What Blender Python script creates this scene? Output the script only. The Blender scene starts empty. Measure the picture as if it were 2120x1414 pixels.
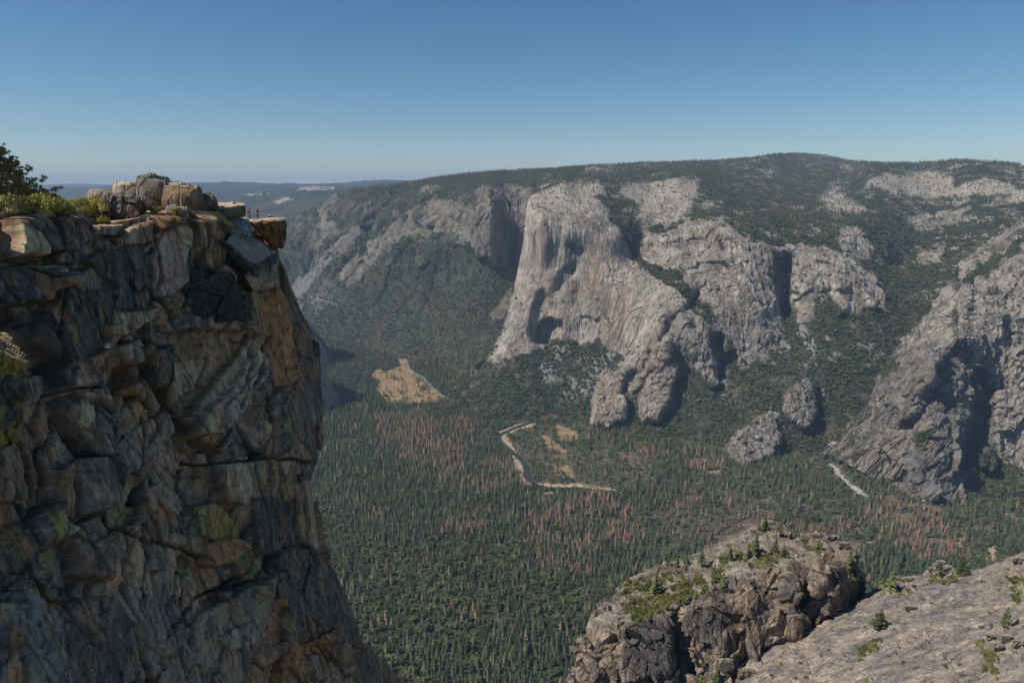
import bpy, bmesh, math, random
import numpy as np
from mathutils import Vector, Matrix
random.seed(7); RNG = np.random.default_rng(11)
C = bpy.context.scene.collection
# ------------------------------------------------------------------ camera geometry
W0, H0, F = 2120.0, 1414.0, 2120.0*24/36
TH = math.radians(12.8); CT, ST = math.cos(TH), math.sin(TH)
FLOOR = -1085.0
def world(px, py, Y):
    """photo direction + forward distance (metres) -> a point of the place"""
    px = np.asarray(px, float); py = np.asarray(py, float); Y = np.asarray(Y, float)
    u = (px-W0/2)/F; v = (H0/2-py)/F
    dy = CT+v*ST; dz = -ST+v*CT
    t = Y/dy
    return np.stack(np.broadcast_arrays(u*t, Y, dz*t), -1)
def floorY(px, py, z=FLOOR):
    v = (H0/2-np.asarray(py, float))/F
    return z*(CT+v*ST)/(-ST+v*CT)
def V(px, py, Y): return Vector(world(px, py, Y).tolist())
def project(P):
    x, y, z = P[..., 0], P[..., 1], P[..., 2]
    d = y*CT-z*ST; up = y*ST+z*CT
    return W0/2+F*x/d, H0/2-F*up/d
# ------------------------------------------------------------------ numpy noise
def _h(ix, iy, iz, s):
    ix = ix.astype(np.int64).astype(np.uint32); iy = iy.astype(np.int64).astype(np.uint32); iz = iz.astype(np.int64).astype(np.uint32)
    h = ix*np.uint32(374761393)+iy*np.uint32(668265263)+iz*np.uint32(2246822519)+np.uint32((s*3266489917) & 0xffffffff)
    h = (h ^ (h >> np.uint32(15)))*np.uint32(2246822519)
    h = (h ^ (h >> np.uint32(13)))*np.uint32(3266489917)
    h = h ^ (h >> np.uint32(16))
    return h.astype(np.float64)/4294967295.0
def noise(P, s=0):
    P = np.asarray(P, float); f = np.floor(P); w = P-f; w = w*w*w*(w*(w*6-15)+10)
    fx, fy, fz = f[..., 0], f[..., 1], f[..., 2]; wx, wy, wz = w[..., 0], w[..., 1], w[..., 2]
    r = 0
    for a in (0, 1):
        for b in (0, 1):
            for c in (0, 1):
                r = r+_h(fx+a, fy+b, fz+c, s)*(wx if a else 1-wx)*(wy if b else 1-wy)*(wz if c else 1-wz)
    return r*2-1
def fbm(P, sc, oct=4, s=0, gain=.5, ridged=False):
    P = np.asarray(P, float)/np.asarray(sc, float); r = 0; a = 1; t = 0
    for k in range(oct):
        n = noise(P*(2.03**k)+k*17.3, s+k*7)
        if ridged: n = 1-2*np.abs(n)
        r = r+a*n; t += a; a *= gain
    return r/t
def facets(P, sc, s=0, tilt=.5):
    """blocky rock: random tilted plane per Voronoi cell -> (offset -1..1, edge distance, cell random)"""
    P = np.asarray(P, float); sc = np.asarray(sc, float)
    q = P/sc; q = q+.07*np.stack([noise(q*1.3, s+91), noise(q*1.3+9, s+92), noise(q*1.3+31, s+93)], -1)
    f = np.floor(q); d1 = np.full(q.shape[:-1], 9e9); d2 = d1.copy(); off = np.zeros_like(d1); rnd = np.zeros_like(d1)
    for a in (-1, 0, 1):
        for b in (-1, 0, 1):
            for c in (-1, 0, 1):
                cx, cy, cz = f[..., 0]+a, f[..., 1]+b, f[..., 2]+c
                h1 = _h(cx, cy, cz, s+1); h2 = _h(cx, cy, cz, s+2); h3 = _h(cx, cy, cz, s+3); h4 = _h(cx, cy, cz, s+4)
                dx = q[..., 0]-cx-h1; dy = q[..., 1]-cy-h2; dz = q[..., 2]-cz-h3
                d = dx*dx+dy*dy+dz*dz
                m = d < d1
                d2 = np.where(m, d1, np.minimum(d2, d))
                o = (h4*2-1)*.55+tilt*2.6*((h1*7.3 % 1-.5)*dx*2+(h2*5.1 % 1-.5)*dy*2+(h3*3.7 % 1-.5)*dz*2)
                off = np.where(m, o, off); rnd = np.where(m, (h4*13.7) % 1, rnd); d1 = np.where(m, d, d1)
    return off, np.sqrt(d2)-np.sqrt(d1), rnd
def ss(a, b, x):
    t = np.clip((x-a)/(b-a), 0, 1); return t*t*(3-2*t)
def pl(pts):
    """function through a polyline (first coordinate -> second)"""
    a = np.array(pts, float); o = np.argsort(a[:, 0], kind='stable'); a = a[o]
    return lambda x: np.interp(x, a[:, 0], a[:, 1])
def inpoly(x, y, poly):
    r = np.zeros(np.shape(x), bool); n = len(poly); j = n-1
    for i in range(n):
        xi, yi = poly[i]; xj, yj = poly[j]
        if yi != yj:
            c = ((yi > y) != (yj > y)) & (x < (xj-xi)*(y-yi)/(yj-yi)+xi)
            r ^= c
        j = i
    return r
def blur(M, n):
    M = M.astype(float)
    for ax in (0, 1):
        for _ in range(2):
            P = np.pad(M, [(n, n) if k == ax else (0, 0) for k in (0, 1)], mode='edge')
            c = np.cumsum(P, axis=ax); z = np.zeros_like(np.take(c, [0], ax)); c = np.concatenate([z, c], ax)
            L = M.shape[ax]
            M = (np.take(c, range(2*n+1, 2*n+1+L), ax)-np.take(c, range(0, L), ax))/(2*n+1)
    return M
def rbf(ctrl, ky=1.0, log=True):
    c = np.array(ctrl, float); X = c[:, :2]*np.array([1, ky]); v = np.log(c[:, 2]) if log else c[:, 2]
    D = np.linalg.norm(X[:, None]-X[None], axis=-1)/100
    n = len(v); A = np.zeros((n+3, n+3)); A[:n, :n] = -D+np.eye(n)*-.0; A[:n, n] = 1; A[:n, n+1:] = X/1000; A[n, :n] = 1; A[n+1:, :n] = (X/1000).T
    A[:n, :n] -= np.eye(n)*1e-4
    w = np.linalg.solve(A, np.concatenate([v, [0, 0, 0]]))
    def f(px, py):
        px, py = np.broadcast_arrays(np.asarray(px, float), np.asarray(py, float)*ky)
        r = w[n]+w[n+1]*px/1000+w[n+2]*py/1000
        for i in range(n):
            # softened distance keeps the surface smooth at the control points
            r = r-w[i]*np.sqrt((px-X[i, 0])**2+(py-X[i, 1])**2+60)/100
        return np.exp(r) if log else r
    return f
# ------------------------------------------------------------------ mesh building
def tag(o, label=None, cat=None, group=None, kind=None):
    if label: o['label'] = label
    if cat: o['category'] = cat
    if group: o['group'] = group
    if kind: o['kind'] = kind
    return o
def mesh_np(name, verts, faces, mat, col=None, parent=None, smooth=True, attrs=None, uniform=True):
    me = bpy.data.meshes.new(name)
    verts = np.ascontiguousarray(verts, np.float32).reshape(-1, 3); faces = np.ascontiguousarray(faces, np.int32)
    k = faces.shape[1]
    me.vertices.add(len(verts)); me.vertices.foreach_set('co', verts.ravel())
    me.loops.add(faces.size); me.loops.foreach_set('vertex_index', faces.ravel())
    me.polygons.add(len(faces)); me.polygons.foreach_set('loop_start', np.arange(0, faces.size, k, dtype=np.int32))
    me.polygons.foreach_set('loop_total', np.full(len(faces), k, np.int32))
    me.update(calc_edges=True)
    me.polygons.foreach_set('use_smooth', np.full(len(faces), smooth))
    if col is not None:
        a = me.color_attributes.new('col', 'FLOAT_COLOR', 'POINT')
        c = np.ones((len(verts), 4), np.float32); c[:, :3] = np.clip(col.reshape(-1, 3), 0.002, .9); a.data.foreach_set('color', c.ravel())
    for nm, arr in (attrs or {}).items():
        a = me.attributes.new(nm, 'FLOAT', 'POINT'); a.data.foreach_set('value', np.ascontiguousarray(arr.ravel(), np.float32))
    me.materials.append(mat)
    o = bpy.data.objects.new(name, me); C.objects.link(o)
    if parent is not None: o.parent = parent
    return o
def grid_faces(nr, nc):
    i = np.arange(nr*nc).reshape(nr, nc)
    return np.stack([i[:-1, :-1], i[1:, :-1], i[1:, 1:], i[:-1, 1:]], -1).reshape(-1, 4)
def gnormals(P):
    du = np.gradient(P, axis=1); dv = np.gradient(P, axis=0)
    n = np.cross(dv, du); L = np.linalg.norm(n, axis=-1, keepdims=True); n = n/np.maximum(L, 1e-9)
    # face the side the place is seen from
    s = np.sign(-(n*P).sum(-1, keepdims=True)); s[s == 0] = 1
    return n*s
def sgrid(L, R, T, B, step):
    """grid of photo directions between left/right (functions of py) and top/bottom (functions of px) outlines"""
    pys = np.linspace(300, 1500, 60); l0 = float(np.min(L(pys))); r0 = float(np.max(R(pys)))
    pxs = np.linspace(l0, r0, 60); t0 = float(np.min(T(pxs))); b0 = float(np.max(B(pxs)))
    nc = int((r0-l0)/step); nr = int((b0-t0)/step)
    s, r = np.meshgrid(np.linspace(0, 1, nc), np.linspace(0, 1, nr))
    px = l0+(r0-l0)*s; py = t0+(b0-t0)*r
    for _ in range(4):
        px = L(py)+(R(py)-L(py))*s
        py = T(px)+(B(px)-T(px))*r
    return px, py
def foldgrid(px, py, Y, left=0, right=0, top=0, bottom=0, kx=1., ky=1., g=.012, gt=.03):
    """carry the surface on round its outline, out of sight: real backs instead of paper edges"""
    for side, n in (('l', left), ('r', right), ('t', top), ('b', bottom)):
        for k in range(1, n+1):
            if side == 'l': px = np.c_[px[:, :1]+kx*1.2, px]; py = np.c_[py[:, :1], py]; Y = np.c_[Y[:, :1]*(1+g*k), Y]
            if side == 'r': px = np.c_[px, px[:, -1:]-kx*1.2]; py = np.c_[py, py[:, -1:]]; Y = np.c_[Y, Y[:, -1:]*(1+g*k)]
            if side == 't': px = np.r_[px[:1], px]; py = np.r_[py[:1]+ky*(1+k*.5), py]; Y = np.r_[Y[:1]*(1+gt*k), Y]
            if side == 'b': px = np.r_[px, px[-1:]]; py = np.r_[py, py[-1:]+8]; Y = np.r_[Y, Y[-1:]*1.0]
    return px, py, Y
# ------------------------------------------------------------------ materials
def mat(name, base=None, attr=False, rough=.9, spec=.25, build=None):
    m = bpy.data.materials.new(name); m.use_nodes = True; nt = m.node_tree; b = nt.nodes['Principled BSDF']
    b.inputs['Roughness'].default_value = rough; b.inputs['Specular IOR Level'].default_value = spec
    if base is not None: b.inputs['Base Color'].default_value = (*base, 1)
    if build: build(nt, b)
    return m
def N(nt, t, **k):
    n = nt.nodes.new(t)
    for a, v in k.items():
        if a.startswith('i_'): n.inputs[a[2:].replace('_', ' ')].default_value = v
        else: setattr(n, a, v)
    return n
def noise_fac(nt, co, scale, detail=6, rough=.6, lo=.3, hi=.7, out=(0, 1), mapping=None):
    if mapping:
        mp = N(nt, 'ShaderNodeMapping'); mp.inputs['Scale'].default_value = mapping; nt.links.new(co, mp.inputs[0]); co = mp.outputs[0]
    n = N(nt, 'ShaderNodeTexNoise'); n.inputs['Scale'].default_value = scale; n.inputs['Detail'].default_value = detail; n.inputs['Roughness'].default_value = rough
    nt.links.new(co, n.inputs['Vector'])
    r = N(nt, 'ShaderNodeMapRange'); nt.links.new(n.outputs['Fac'], r.inputs[0])
    r.inputs[1].default_value = lo; r.inputs[2].default_value = hi; r.inputs[3].default_value = out[0]; r.inputs[4].default_value = out[1]
    return r.outputs[0]
def mulc(nt, a, b):
    m = N(nt, 'ShaderNodeVectorMath', operation='MULTIPLY' if not hasattr(b, 'type') or b.type != 'VALUE' else 'SCALE')
    nt.links.new(a, m.inputs[0])
    if m.operation == 'SCALE': nt.links.new(b, m.inputs['Scale'])
    else: m.inputs[1].default_value = b
    return m.outputs[0]
def mixc(nt, fac, a, b, sc=1.0):
    m = N(nt, 'ShaderNodeMix', data_type='RGBA')
    if isinstance(fac, (int, float)): m.inputs[0].default_value = fac
    else: nt.links.new(fac, m.inputs[0])
    for k, s in ((6, a), (7, b)):
        if isinstance(s, tuple): m.inputs[k].default_value = (*s, 1)
        else: nt.links.new(s, m.inputs[k])
    return m.outputs[2]
def rockmat(name, grain, mid, streak, bump, contrast=.35, speck=None, crack=None):
    """granite: vertex colour carries patina and stains, noise adds grain; scales in metres"""
    def bld(nt, b):
        tc = N(nt, 'ShaderNodeTexCoord').outputs['Object']
        c = N(nt, 'ShaderNodeAttribute', attribute_name='col').outputs['Color']
        c = mulc(nt, c, noise_fac(nt, tc, 1/mid, 8, .65, .25, .75, (1-contrast, 1+contrast)))
        c = mulc(nt, c, noise_fac(nt, tc, 1/grain, 4, .7, .3, .7, (1-contrast*.8, 1+contrast*.8)))
        if streak: c = mulc(nt, c, noise_fac(nt, tc, 1/streak, 5, .6, .3, .7, (1-contrast*.7, 1+contrast*.6), (1, 1, .14)))
        if speck:
            f = noise_fac(nt, tc, 1/speck, 6, .8, .54, .66); c = mixc(nt, mulv(nt, f, .5), c, (.25, .26, .27))
        # broken joint lines in the stone, long and steep, at two sizes
        for cs, wd, zs in (crack or ()):
            mp = N(nt, 'ShaderNodeMapping'); mp.inputs['Scale'].default_value = (1/cs, 1/cs, zs/cs); mp.inputs['Rotation'].default_value = (.1, .22, .3); nt.links.new(tc, mp.inputs[0])
            v = N(nt, 'ShaderNodeTexVoronoi', feature='DISTANCE_TO_EDGE'); v.inputs['Scale'].default_value = 1.0; nt.links.new(mp.outputs[0], v.inputs['Vector'])
            r = N(nt, 'ShaderNodeMapRange'); nt.links.new(v.outputs['Distance'], r.inputs[0]); r.inputs[1].default_value = 0; r.inputs[2].default_value = wd; r.inputs[3].default_value = .42; r.inputs[4].default_value = 1
            g_ = noise_fac(nt, tc, 1/(cs*1.4), 3, .6, .42, .58); mx = N(nt, 'ShaderNodeMix'); nt.links.new(g_, mx.inputs[0]); mx.inputs[2].default_value = 1; nt.links.new(r.outputs[0], mx.inputs[3]); c = mulc(nt, c, mx.outputs[0])
        nt.links.new(c, b.inputs['Base Color'])
        n = N(nt, 'ShaderNodeTexNoise'); n.inputs['Scale'].default_value = 1/mid; n.inputs['Detail'].default_value = 9; n.inputs['Roughness'].default_value = .7
        nt.links.new(tc, n.inputs['Vector'])
        bp = N(nt, 'ShaderNodeBump'); bp.inputs['Strength'].default_value = .8; bp.inputs['Distance'].default_value = bump
        nt.links.new(n.outputs['Fac'], bp.inputs['Height']); nt.links.new(bp.outputs[0], b.inputs['Normal'])
    return mat(name, rough=.92, spec=.15, build=bld)
def mulv(nt, a, f):
    m = N(nt, 'ShaderNodeMath', operation='MULTIPLY'); nt.links.new(a, m.inputs[0]); m.inputs[1].default_value = f; return m.outputs[0]
def leafmat(name, ca, cb, cc=None, scale=1.0, trans=.0, pos=None):
    """foliage: colour differs from plant to plant and from spray to spray"""
    def bld(nt, b):
        oi = N(nt, 'ShaderNodeObjectInfo'); tc = N(nt, 'ShaderNodeTexCoord').outputs['Object']
        c = mixc(nt, oi.outputs['Random'], ca, cb)
        if cc: c = mixc(nt, noise_fac(nt, tc, scale, 3, .6, .45, .7), c, cc)
        wn = N(nt, 'ShaderNodeMath', operation='MULTIPLY'); nt.links.new(oi.outputs['Random'], wn.inputs[0]); wn.inputs[1].default_value = 37.17
        fr = N(nt, 'ShaderNodeMath', operation='FRACT'); nt.links.new(wn.outputs[0], fr.inputs[0])
        mr = N(nt, 'ShaderNodeMapRange'); nt.links.new(fr.outputs[0], mr.inputs[0]); mr.inputs[3].default_value = .6; mr.inputs[4].default_value = 1.45
        c = mulc(nt, c, mr.outputs[0])
        c = mulc(nt, c, noise_fac(nt, tc, scale*3, 3, .6, .3, .7, (.7, 1.3)))
        nt.links.new(c, b.inputs['Base Color'])
    return mat(name, rough=.8, spec=.15, build=bld)
M_FAR = rockmat('granite_far', 5, 30, 12, 7, .3, crack=((95, .035, .3), (34, .05, .28)))
M_HILL = rockmat('hill_ground', 25, 140, 0, 8, .25)
M_NEAR = rockmat('granite_cliff_near', .07, .9, .5, .10, .42, speck=.28, crack=((4.5, .018, .4), (1.5, .03, .4)))
M_MID = rockmat('granite_outcrop', .5, 3.5, 1.8, .5, .33, crack=((13, .02, .5), (4.5, .03, .6)))
M_SOIL = rockmat('forest_floor', 6, 45, 0, 2, .35)
M_CON = leafmat('conifer_needles', (.072, .096, .052), (.120, .138, .064), None, .12)
M_DEAD = leafmat('dead_needles', (.30, .175, .105), (.33, .23, .15), None, .12)
M_GREY = leafmat('bare_dead_twigs', (.13, .11, .10), (.20, .17, .15), None, .12)
M_OAK = leafmat('oak_leaves', (.088, .112, .048), (.160, .165, .070), None, .15)
M_BARK = mat('tree_bark', build=lambda nt, b: nt.links.new(mixc(nt, noise_fac(nt, N(nt, 'ShaderNodeTexCoord').outputs['Object'], 3), (.07, .045, .03), (.14, .10, .075)), b.inputs['Base Color']))
M_SHRUB = leafmat('manzanita_leaves', (.32, .31, .065), (.42, .37, .09), (.40, .29, .13), .9)
M_SHRUB2 = leafmat('slope_shrub_leaves', (.125, .14, .045), (.20, .195, .066), None, .5)
M_PINE = leafmat('pine_needles', (.09, .11, .04), (.11, .13, .05), (.17, .16, .055), 1.2)
# ------------------------------------------------------------------ FAR TERRAIN
GRAN = np.array([.30, .25, .20]); GRANB = np.array([.375, .33, .275]); TAN = np.array([.37, .27, .175]); GREYR = np.array([.175, .16, .15]); DKR = np.array([.10, .095, .095])
DARKG = np.array([.042, .048, .031]); SOIL = np.array([.10, .078, .052]); SCREE = np.array([.29, .28, .27])
def lerp(a, b, t): return a+(b-a)*t[..., None]
def warped(px, py, P, sc, amp, s=3):
    return px+amp*fbm(P, sc, 4, s), py+amp*fbm(P, sc, 4, s+50)
SHEETS = {}
def build_sheet(name, px, py, Y, dispf, colf, material, kind='structure', parent=None, names=None):
    P = world(px, py, Y); Nn = gnormals(P)
    D = dispf(px, py, P)
    P2 = P+Nn*D[..., None]
    P2[..., 2] = np.maximum(P2[..., 2], FLOOR-60)
    Nf = gnormals(P2)
    col = colf(px, py, P2, Nf, D)
    o = mesh_np(name, P2, grid_faces(*px.shape), material, col=col, parent=parent, smooth=material is M_HILL)
    if kind and parent is None: o['kind'] = kind
    SHEETS[name] = (px, py, P2, Nf)
    return o
SKY = pl([(540, 520), (570, 492), (600, 458), (640, 436), (665, 420), (700, 405), (750, 393), (800, 385), (840, 378), (900, 368), (960, 361), (1050, 354), (1150, 351), (1190, 346), (1300, 339), (1400, 336), (1480, 333), (1560, 327), (1600, 320), (1650, 317), (1700, 321), (1760, 333), (1800, 337), (1900, 339), (1980, 332), (2060, 336), (2120, 344), (2300, 352)])
def treeline(P, a): return a*noise(P/np.array([9., 9., 9.]), 5)
# ---- west: slopes and cliff band beyond the great wall
wc = [(540, 520, 6800), (600, 458, 6500), (665, 421, 6200), (750, 393, 6100), (840, 378, 6300), (960, 361, 6700), (1060, 353, 7000), (1250, 340, 7600),
      (620, 500, 5900), (690, 440, 5850), (700, 500, 5500), (760, 430, 5600), (760, 490, 5350), (850, 410, 5550), (850, 450, 5200), (900, 400, 5500), (920, 440, 5050), (960, 400, 5000), (1020, 385, 5000), (1100, 385, 5300), (1200, 385, 5300),
      (600, 600, 5800), (650, 600, 5450), (750, 560, 5080), (850, 520, 4930), (950, 510, 4700), (1000, 560, 4450), (1010, 470, 4560), (1010, 400, 4750), (1080, 470, 4700), (1080, 560, 4550), (1200, 560, 4600),
      (900, 620, 4600), (800, 620, 4860), (700, 650, 5050), (1000, 650, 4250), (1100, 680, 4150), (540, 690, 5500), (640, 690, 5060), (750, 705, 4800), (900, 745, 4300), (1020, 785, 3850), (1150, 830, 3600), (1260, 850, 3500), (560, 760, 4200), (900, 800, 3700), (1260, 600, 4400)]
Wf = rbf(wc)
px, py = sgrid(lambda y: 540+0*y, lambda y: 1260+0*y, SKY, pl([(540, 735), (750, 745), (900, 780), (1260, 880)]), 1.5)
Y = Wf(px, py)
# ribs and gullies running down the slope, towards the lower left as they stand in the valley side
rib = np.sin(((px-py*-.62)+22*noise(np.stack([px/90, py/90, 0*px], -1), 4))/15.5)
ribm = ss(470, 560, py+.12*(px-800))*ss(720, 600, py)*ss(1010, 930, px)
rib = np.sign(rib)*np.abs(rib)**.6; Y = Y+ribm*rib*20
# recessed dark corner right of the western buttress
rec = blur(inpoly(px, py, [(1028, 462), (1060, 455), (1075, 560), (1024, 552)]), 3)
Y = Y+rec*130-blur(inpoly(px, py, [(985, 405), (1030, 400), (1026, 552), (1000, 540), (955, 500), (962, 440)]), 5)*110
# shaded recesses in the cliff band
for pg in ([(755, 455), (785, 440), (790, 520), (770, 545), (750, 535)], [(835, 420), (860, 415), (862, 470), (840, 470)], [(925, 450), (950, 442), (946, 480), (920, 485)], [(670, 520), (685, 505), (700, 545), (680, 560)]):
    Y = Y+blur(inpoly(px, py, pg), 5)*90
px, py, Y = foldgrid(px, py, Y, top=5)
ROCKW = [[(985, 395), (1060, 380), (1100, 395), (1100, 470), (1078, 560), (1010, 552), (975, 520), (948, 500), (945, 440), (960, 425), (982, 440)],
         [(880, 425), (940, 415), (950, 450), (930, 480), (885, 485)], [(800, 470), (850, 440), (870, 470), (845, 490), (810, 500)], [(870, 393), (910, 390), (908, 400), (868, 402)],
         [(662, 432), (680, 412), (705, 408), (690, 420), (668, 436)], [(600, 600), (640, 560), (700, 500), (735, 470), (760, 475), (700, 530), (650, 580), (605, 630)],
         [(1010, 650), (1060, 590), (1070, 620), (1045, 655), (1020, 660)], [(640, 520), (665, 490), (660, 440), (668, 435), (690, 470), (660, 520)],
         [(690, 560), (750, 520), (800, 480), (830, 500), (770, 550), (720, 600)]]
def dispW(px, py, P):
    f, e, r = facets(P, (150, 150, 220), 5, .7)
    g, e2, r2 = facets(P, (45, 45, 80), 15, .7)
    m = ss(600, 540, py+.05*(px-800))*ss(370, 410, py)
    return m*(f*20+g*5)+m*fbm(P, (60, 60, 260), 4, 13, ridged=True)*16+fbm(P, (300, 300, 500), 4, 3)*14+fbm(P, 30., 3, 9)*3
def colW(px, py, P, Nf, D):
    qx, qy = warped(px, py, P, (70, 70, 70), 16)
    rock = np.zeros(px.shape)
    for pg in ROCKW: rock = np.maximum(rock, inpoly(qx, qy, pg))
    band = ss(560, 520, qy)*ss(400, 425, qy)*ss(560, 650, px)*ss(1080, 960, px)
    fx0 = 0; rock = np.maximum(rock, band*ss(.02, .22, fbm(P, (90, 90, 150), 5, 44)+.0)*.6)
    talus = ss(740, 610, px)*ss(480, 560, py)*ss(670, 640, py)*ss(.0, .25, fbm(np.stack([(px+py*.75)/1., py*.12, 0*px], -1), (22, 22, 1), 3, 71))
    rc = lerp(GRAN*.5, GRANB*.62, ss(-.3, .4, fbm(P, (50, 50, 160), 4, 21)))
    veg = lerp(DARKG*.9, DARKG*1.6, ss(-.3, .3, fbm(P, (40, 40, 40), 4, 31)))
    fx = ss(.1, .5, fbm(P, (160, 160, 160), 3, 8))[..., None]
    veg = veg*(1-fx*.5)+np.array([.10, .06, .04])*fx*.5
    c = lerp(veg, rc, np.clip(rock, 0, 1)*.9)
    c = lerp(c, SCREE*.62, talus*.75)
    # a pale road cut across the slope
    road = (np.abs(qy*0+py-(615+(px-645)*.29)) < 1.0) & (px > 640) & (px < 702)
    c = lerp(c, SCREE, road*.8)
    return c
build_sheet('mountainside', px, py, Y, dispW, colW, M_HILL)
# ---- north wall: the great granite wall, plateau behind it and everything up to the right
EL = pl([(345, 1056), (360, 1085), (372, 1104), (385, 1106), (400, 1102), (415, 1092), (440, 1088), (480, 1087), (520, 1080), (560, 1072), (600, 1064), (640, 1056), (660, 1048), (690, 1035), (710, 1027), (738, 1012), (760, 985), (800, 940), (900, 930)])
ec = [(1060, 353, 7200), (1190, 346, 7300), (1300, 339, 7600), (1480, 333, 8000), (1650, 317, 9500), (1760, 333, 8200), (1900, 339, 6500), (2000, 332, 5600), (2120, 344, 5200), (2250, 350, 5000),
      (1100, 385, 5200), (1250, 360, 5600), (1400, 355, 5800), (1600, 345, 6500), (1800, 350, 5800), (1170, 374, 4500), (1240, 374, 4600), (1300, 372, 4900), (1400, 364, 4900), (1450, 370, 5000),
      (1110, 410, 4000), (1180, 400, 4100), (1260, 410, 4150), (1330, 420, 4250), (1400, 400, 4400), (1420, 440, 4050), (1500, 410, 4400),
      (1095, 430, 3780), (1130, 434, 3730), (1180, 440, 3735), (1230, 452, 3700), (1280, 490, 3620), (1330, 550, 3510), (1390, 592, 3350), (1440, 640, 3230), (1490, 690, 3130),
      (1092, 480, 3735), (1100, 560, 3680), (1080, 600, 3640), (1060, 680, 3540), (1030, 735, 3440), (1100, 732, 3440), (1130, 715, 3470), (1165, 700, 3450), (1200, 712, 3460), (1250, 715, 3400), (1290, 740, 3310), (1330, 750, 3230),
      (1200, 520, 3650), (1200, 600, 3560), (1280, 560, 3540), (1300, 640, 3400), (1360, 640, 3320), (1390, 700, 3200), (1430, 690, 3140), (1420, 740, 3100), (1480, 770, 3040),
      (1330, 500, 3780), (1320, 540, 3680), (1370, 560, 3520), (1400, 530, 3560), (1450, 620, 3340),
      (1470, 455, 3820), (1440, 500, 3700), (1550, 495, 3620), (1500, 560, 3450), (1560, 600, 3330), (1500, 680, 3180), (1520, 745, 3080), (1590, 740, 3080), (1600, 620, 3330), (1620, 505, 3650),
      (1625, 560, 3620), (1622, 640, 3420), (1625, 720, 3150), (1660, 510, 3640), (1740, 530, 3560), (1800, 580, 3450), (1830, 610, 3420), (1660, 600, 3420), (1740, 640, 3250), (1700, 620, 3330),
      (1850, 560, 3800), (1900, 480, 4300), (1980, 460, 4400), (2060, 430, 4300), (2120, 400, 4400), (2250, 400, 4500), (1780, 460, 4000), (1700, 430, 4300), (1600, 440, 4100), (1900, 420, 4700), (1850, 380, 5200), (2000, 370, 5000),
      (1900, 640, 3400), (1990, 600, 3500), (2100, 650, 3500), (2250, 650, 3500), (1830, 700, 3150), (1780, 760, 2980), (1700, 740, 3020), (1640, 800, 2900), (1560, 820, 2900), (1740, 880, 2760), (1690, 900, 2740), (1900, 800, 2900), (2250, 850, 2800),
      (950, 770, 3850), (1000, 770, 3500), (950, 830, 3400), (1050, 760, 3400), (1150, 760, 3350), (1100, 800, 3280), (1200, 800, 3200), (1230, 870, 3060), (1150, 850, 3180), (1300, 830, 3090), (1420, 830, 2980), (1400, 900, 2870), (1300, 900, 2930), (1500, 860, 2870), (1500, 950, 2640), (1640, 955, 2620), (1740, 960, 2600), (1850, 1020, 2330), (1960, 1050, 2200), (2120, 1090, 2080), (2250, 1100, 2050), (1240, 890, 2970), (1100, 870, 3060), (1000, 870, 3080), (1380, 940, 2700)]
Ef = rbf(ec)
EB = pl([(930, 850), (1000, 875), (1230, 905), (1400, 950), (1500, 975), (1640, 985), (1740, 1000), (1850, 1060), (1960, 1085), (2250, 1120)])
ET = SKY
px, py = sgrid(EL, lambda y: 2250+0*y, ET, EB, 1.35)
Y = Ef(px, py)
def push(poly, d, n=4):
    global Y
    Y = Y+blur(inpoly(px+6*noise(np.stack([px/14, py/22, 0*px], -1), 6), py+6*noise(np.stack([px/14, py/22, 0*px+5], -1), 6), poly), n)*d
# corners, roofs and recesses of the big wall (distance back +, forward -)
push([(1128, 458), (1150, 440), (1168, 470), (1160, 560), (1130, 560), (1135, 500)], 24, 5)
push([(1118, 600), (1132, 608), (1150, 660), (1120, 720), (1100, 700), (1108, 640)], 55, 4)
push([(1110, 708), (1114, 680), (1128, 660), (1144, 654), (1158, 668), (1163, 688), (1150, 700), (1130, 712)], 105, 2)
push([(1172, 510), (1186, 500), (1196, 512), (1182, 522)], 45, 2)
push([(1160, 560), (1188, 540), (1186, 570), (1165, 610), (1150, 610)], 30, 4)
push([(1200, 655), (1240, 660), (1240, 670), (1205, 663)], 20, 1)
push([(1180, 560), (1196, 540), (1205, 620), (1190, 640)], 14, 3)
push([(1330, 700), (1380, 650), (1470, 660), (1490, 760), (1430, 740), (1400, 720), (1370, 760), (1340, 760)], -55, 6)
push([(1352, 735), (1372, 690), (1385, 655), (1402, 650), (1378, 700), (1372, 752)], 75, 3)
push([(1468, 690), (1495, 690), (1505, 790), (1485, 790)], 110, 3)
push([(1440, 760), (1480, 745), (1492, 800), (1470, 812)], -40, 4)
push([(1600, 530), (1632, 530), (1640, 660), (1622, 670), (1605, 620)], 150, 4)
push([(1485, 500), (1500, 490), (1505, 520), (1490, 520)], 60, 2)
push([(1500, 735), (1520, 725), (1525, 745), (1508, 755)], 50, 2)
push([(1555, 655), (1580, 640), (1600, 700), (1580, 715), (1560, 700)], -25, 5)
push([(1670, 580), (1700, 555), (1800, 600), (1820, 640), (1760, 600), (1700, 600)], -40, 4)
push([(1725, 590), (1760, 600), (1750, 655), (1735, 650)], -40, 4)
push([(1440, 600), (1452, 620), (1445, 690), (1415, 650)], 60, 4)
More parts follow.
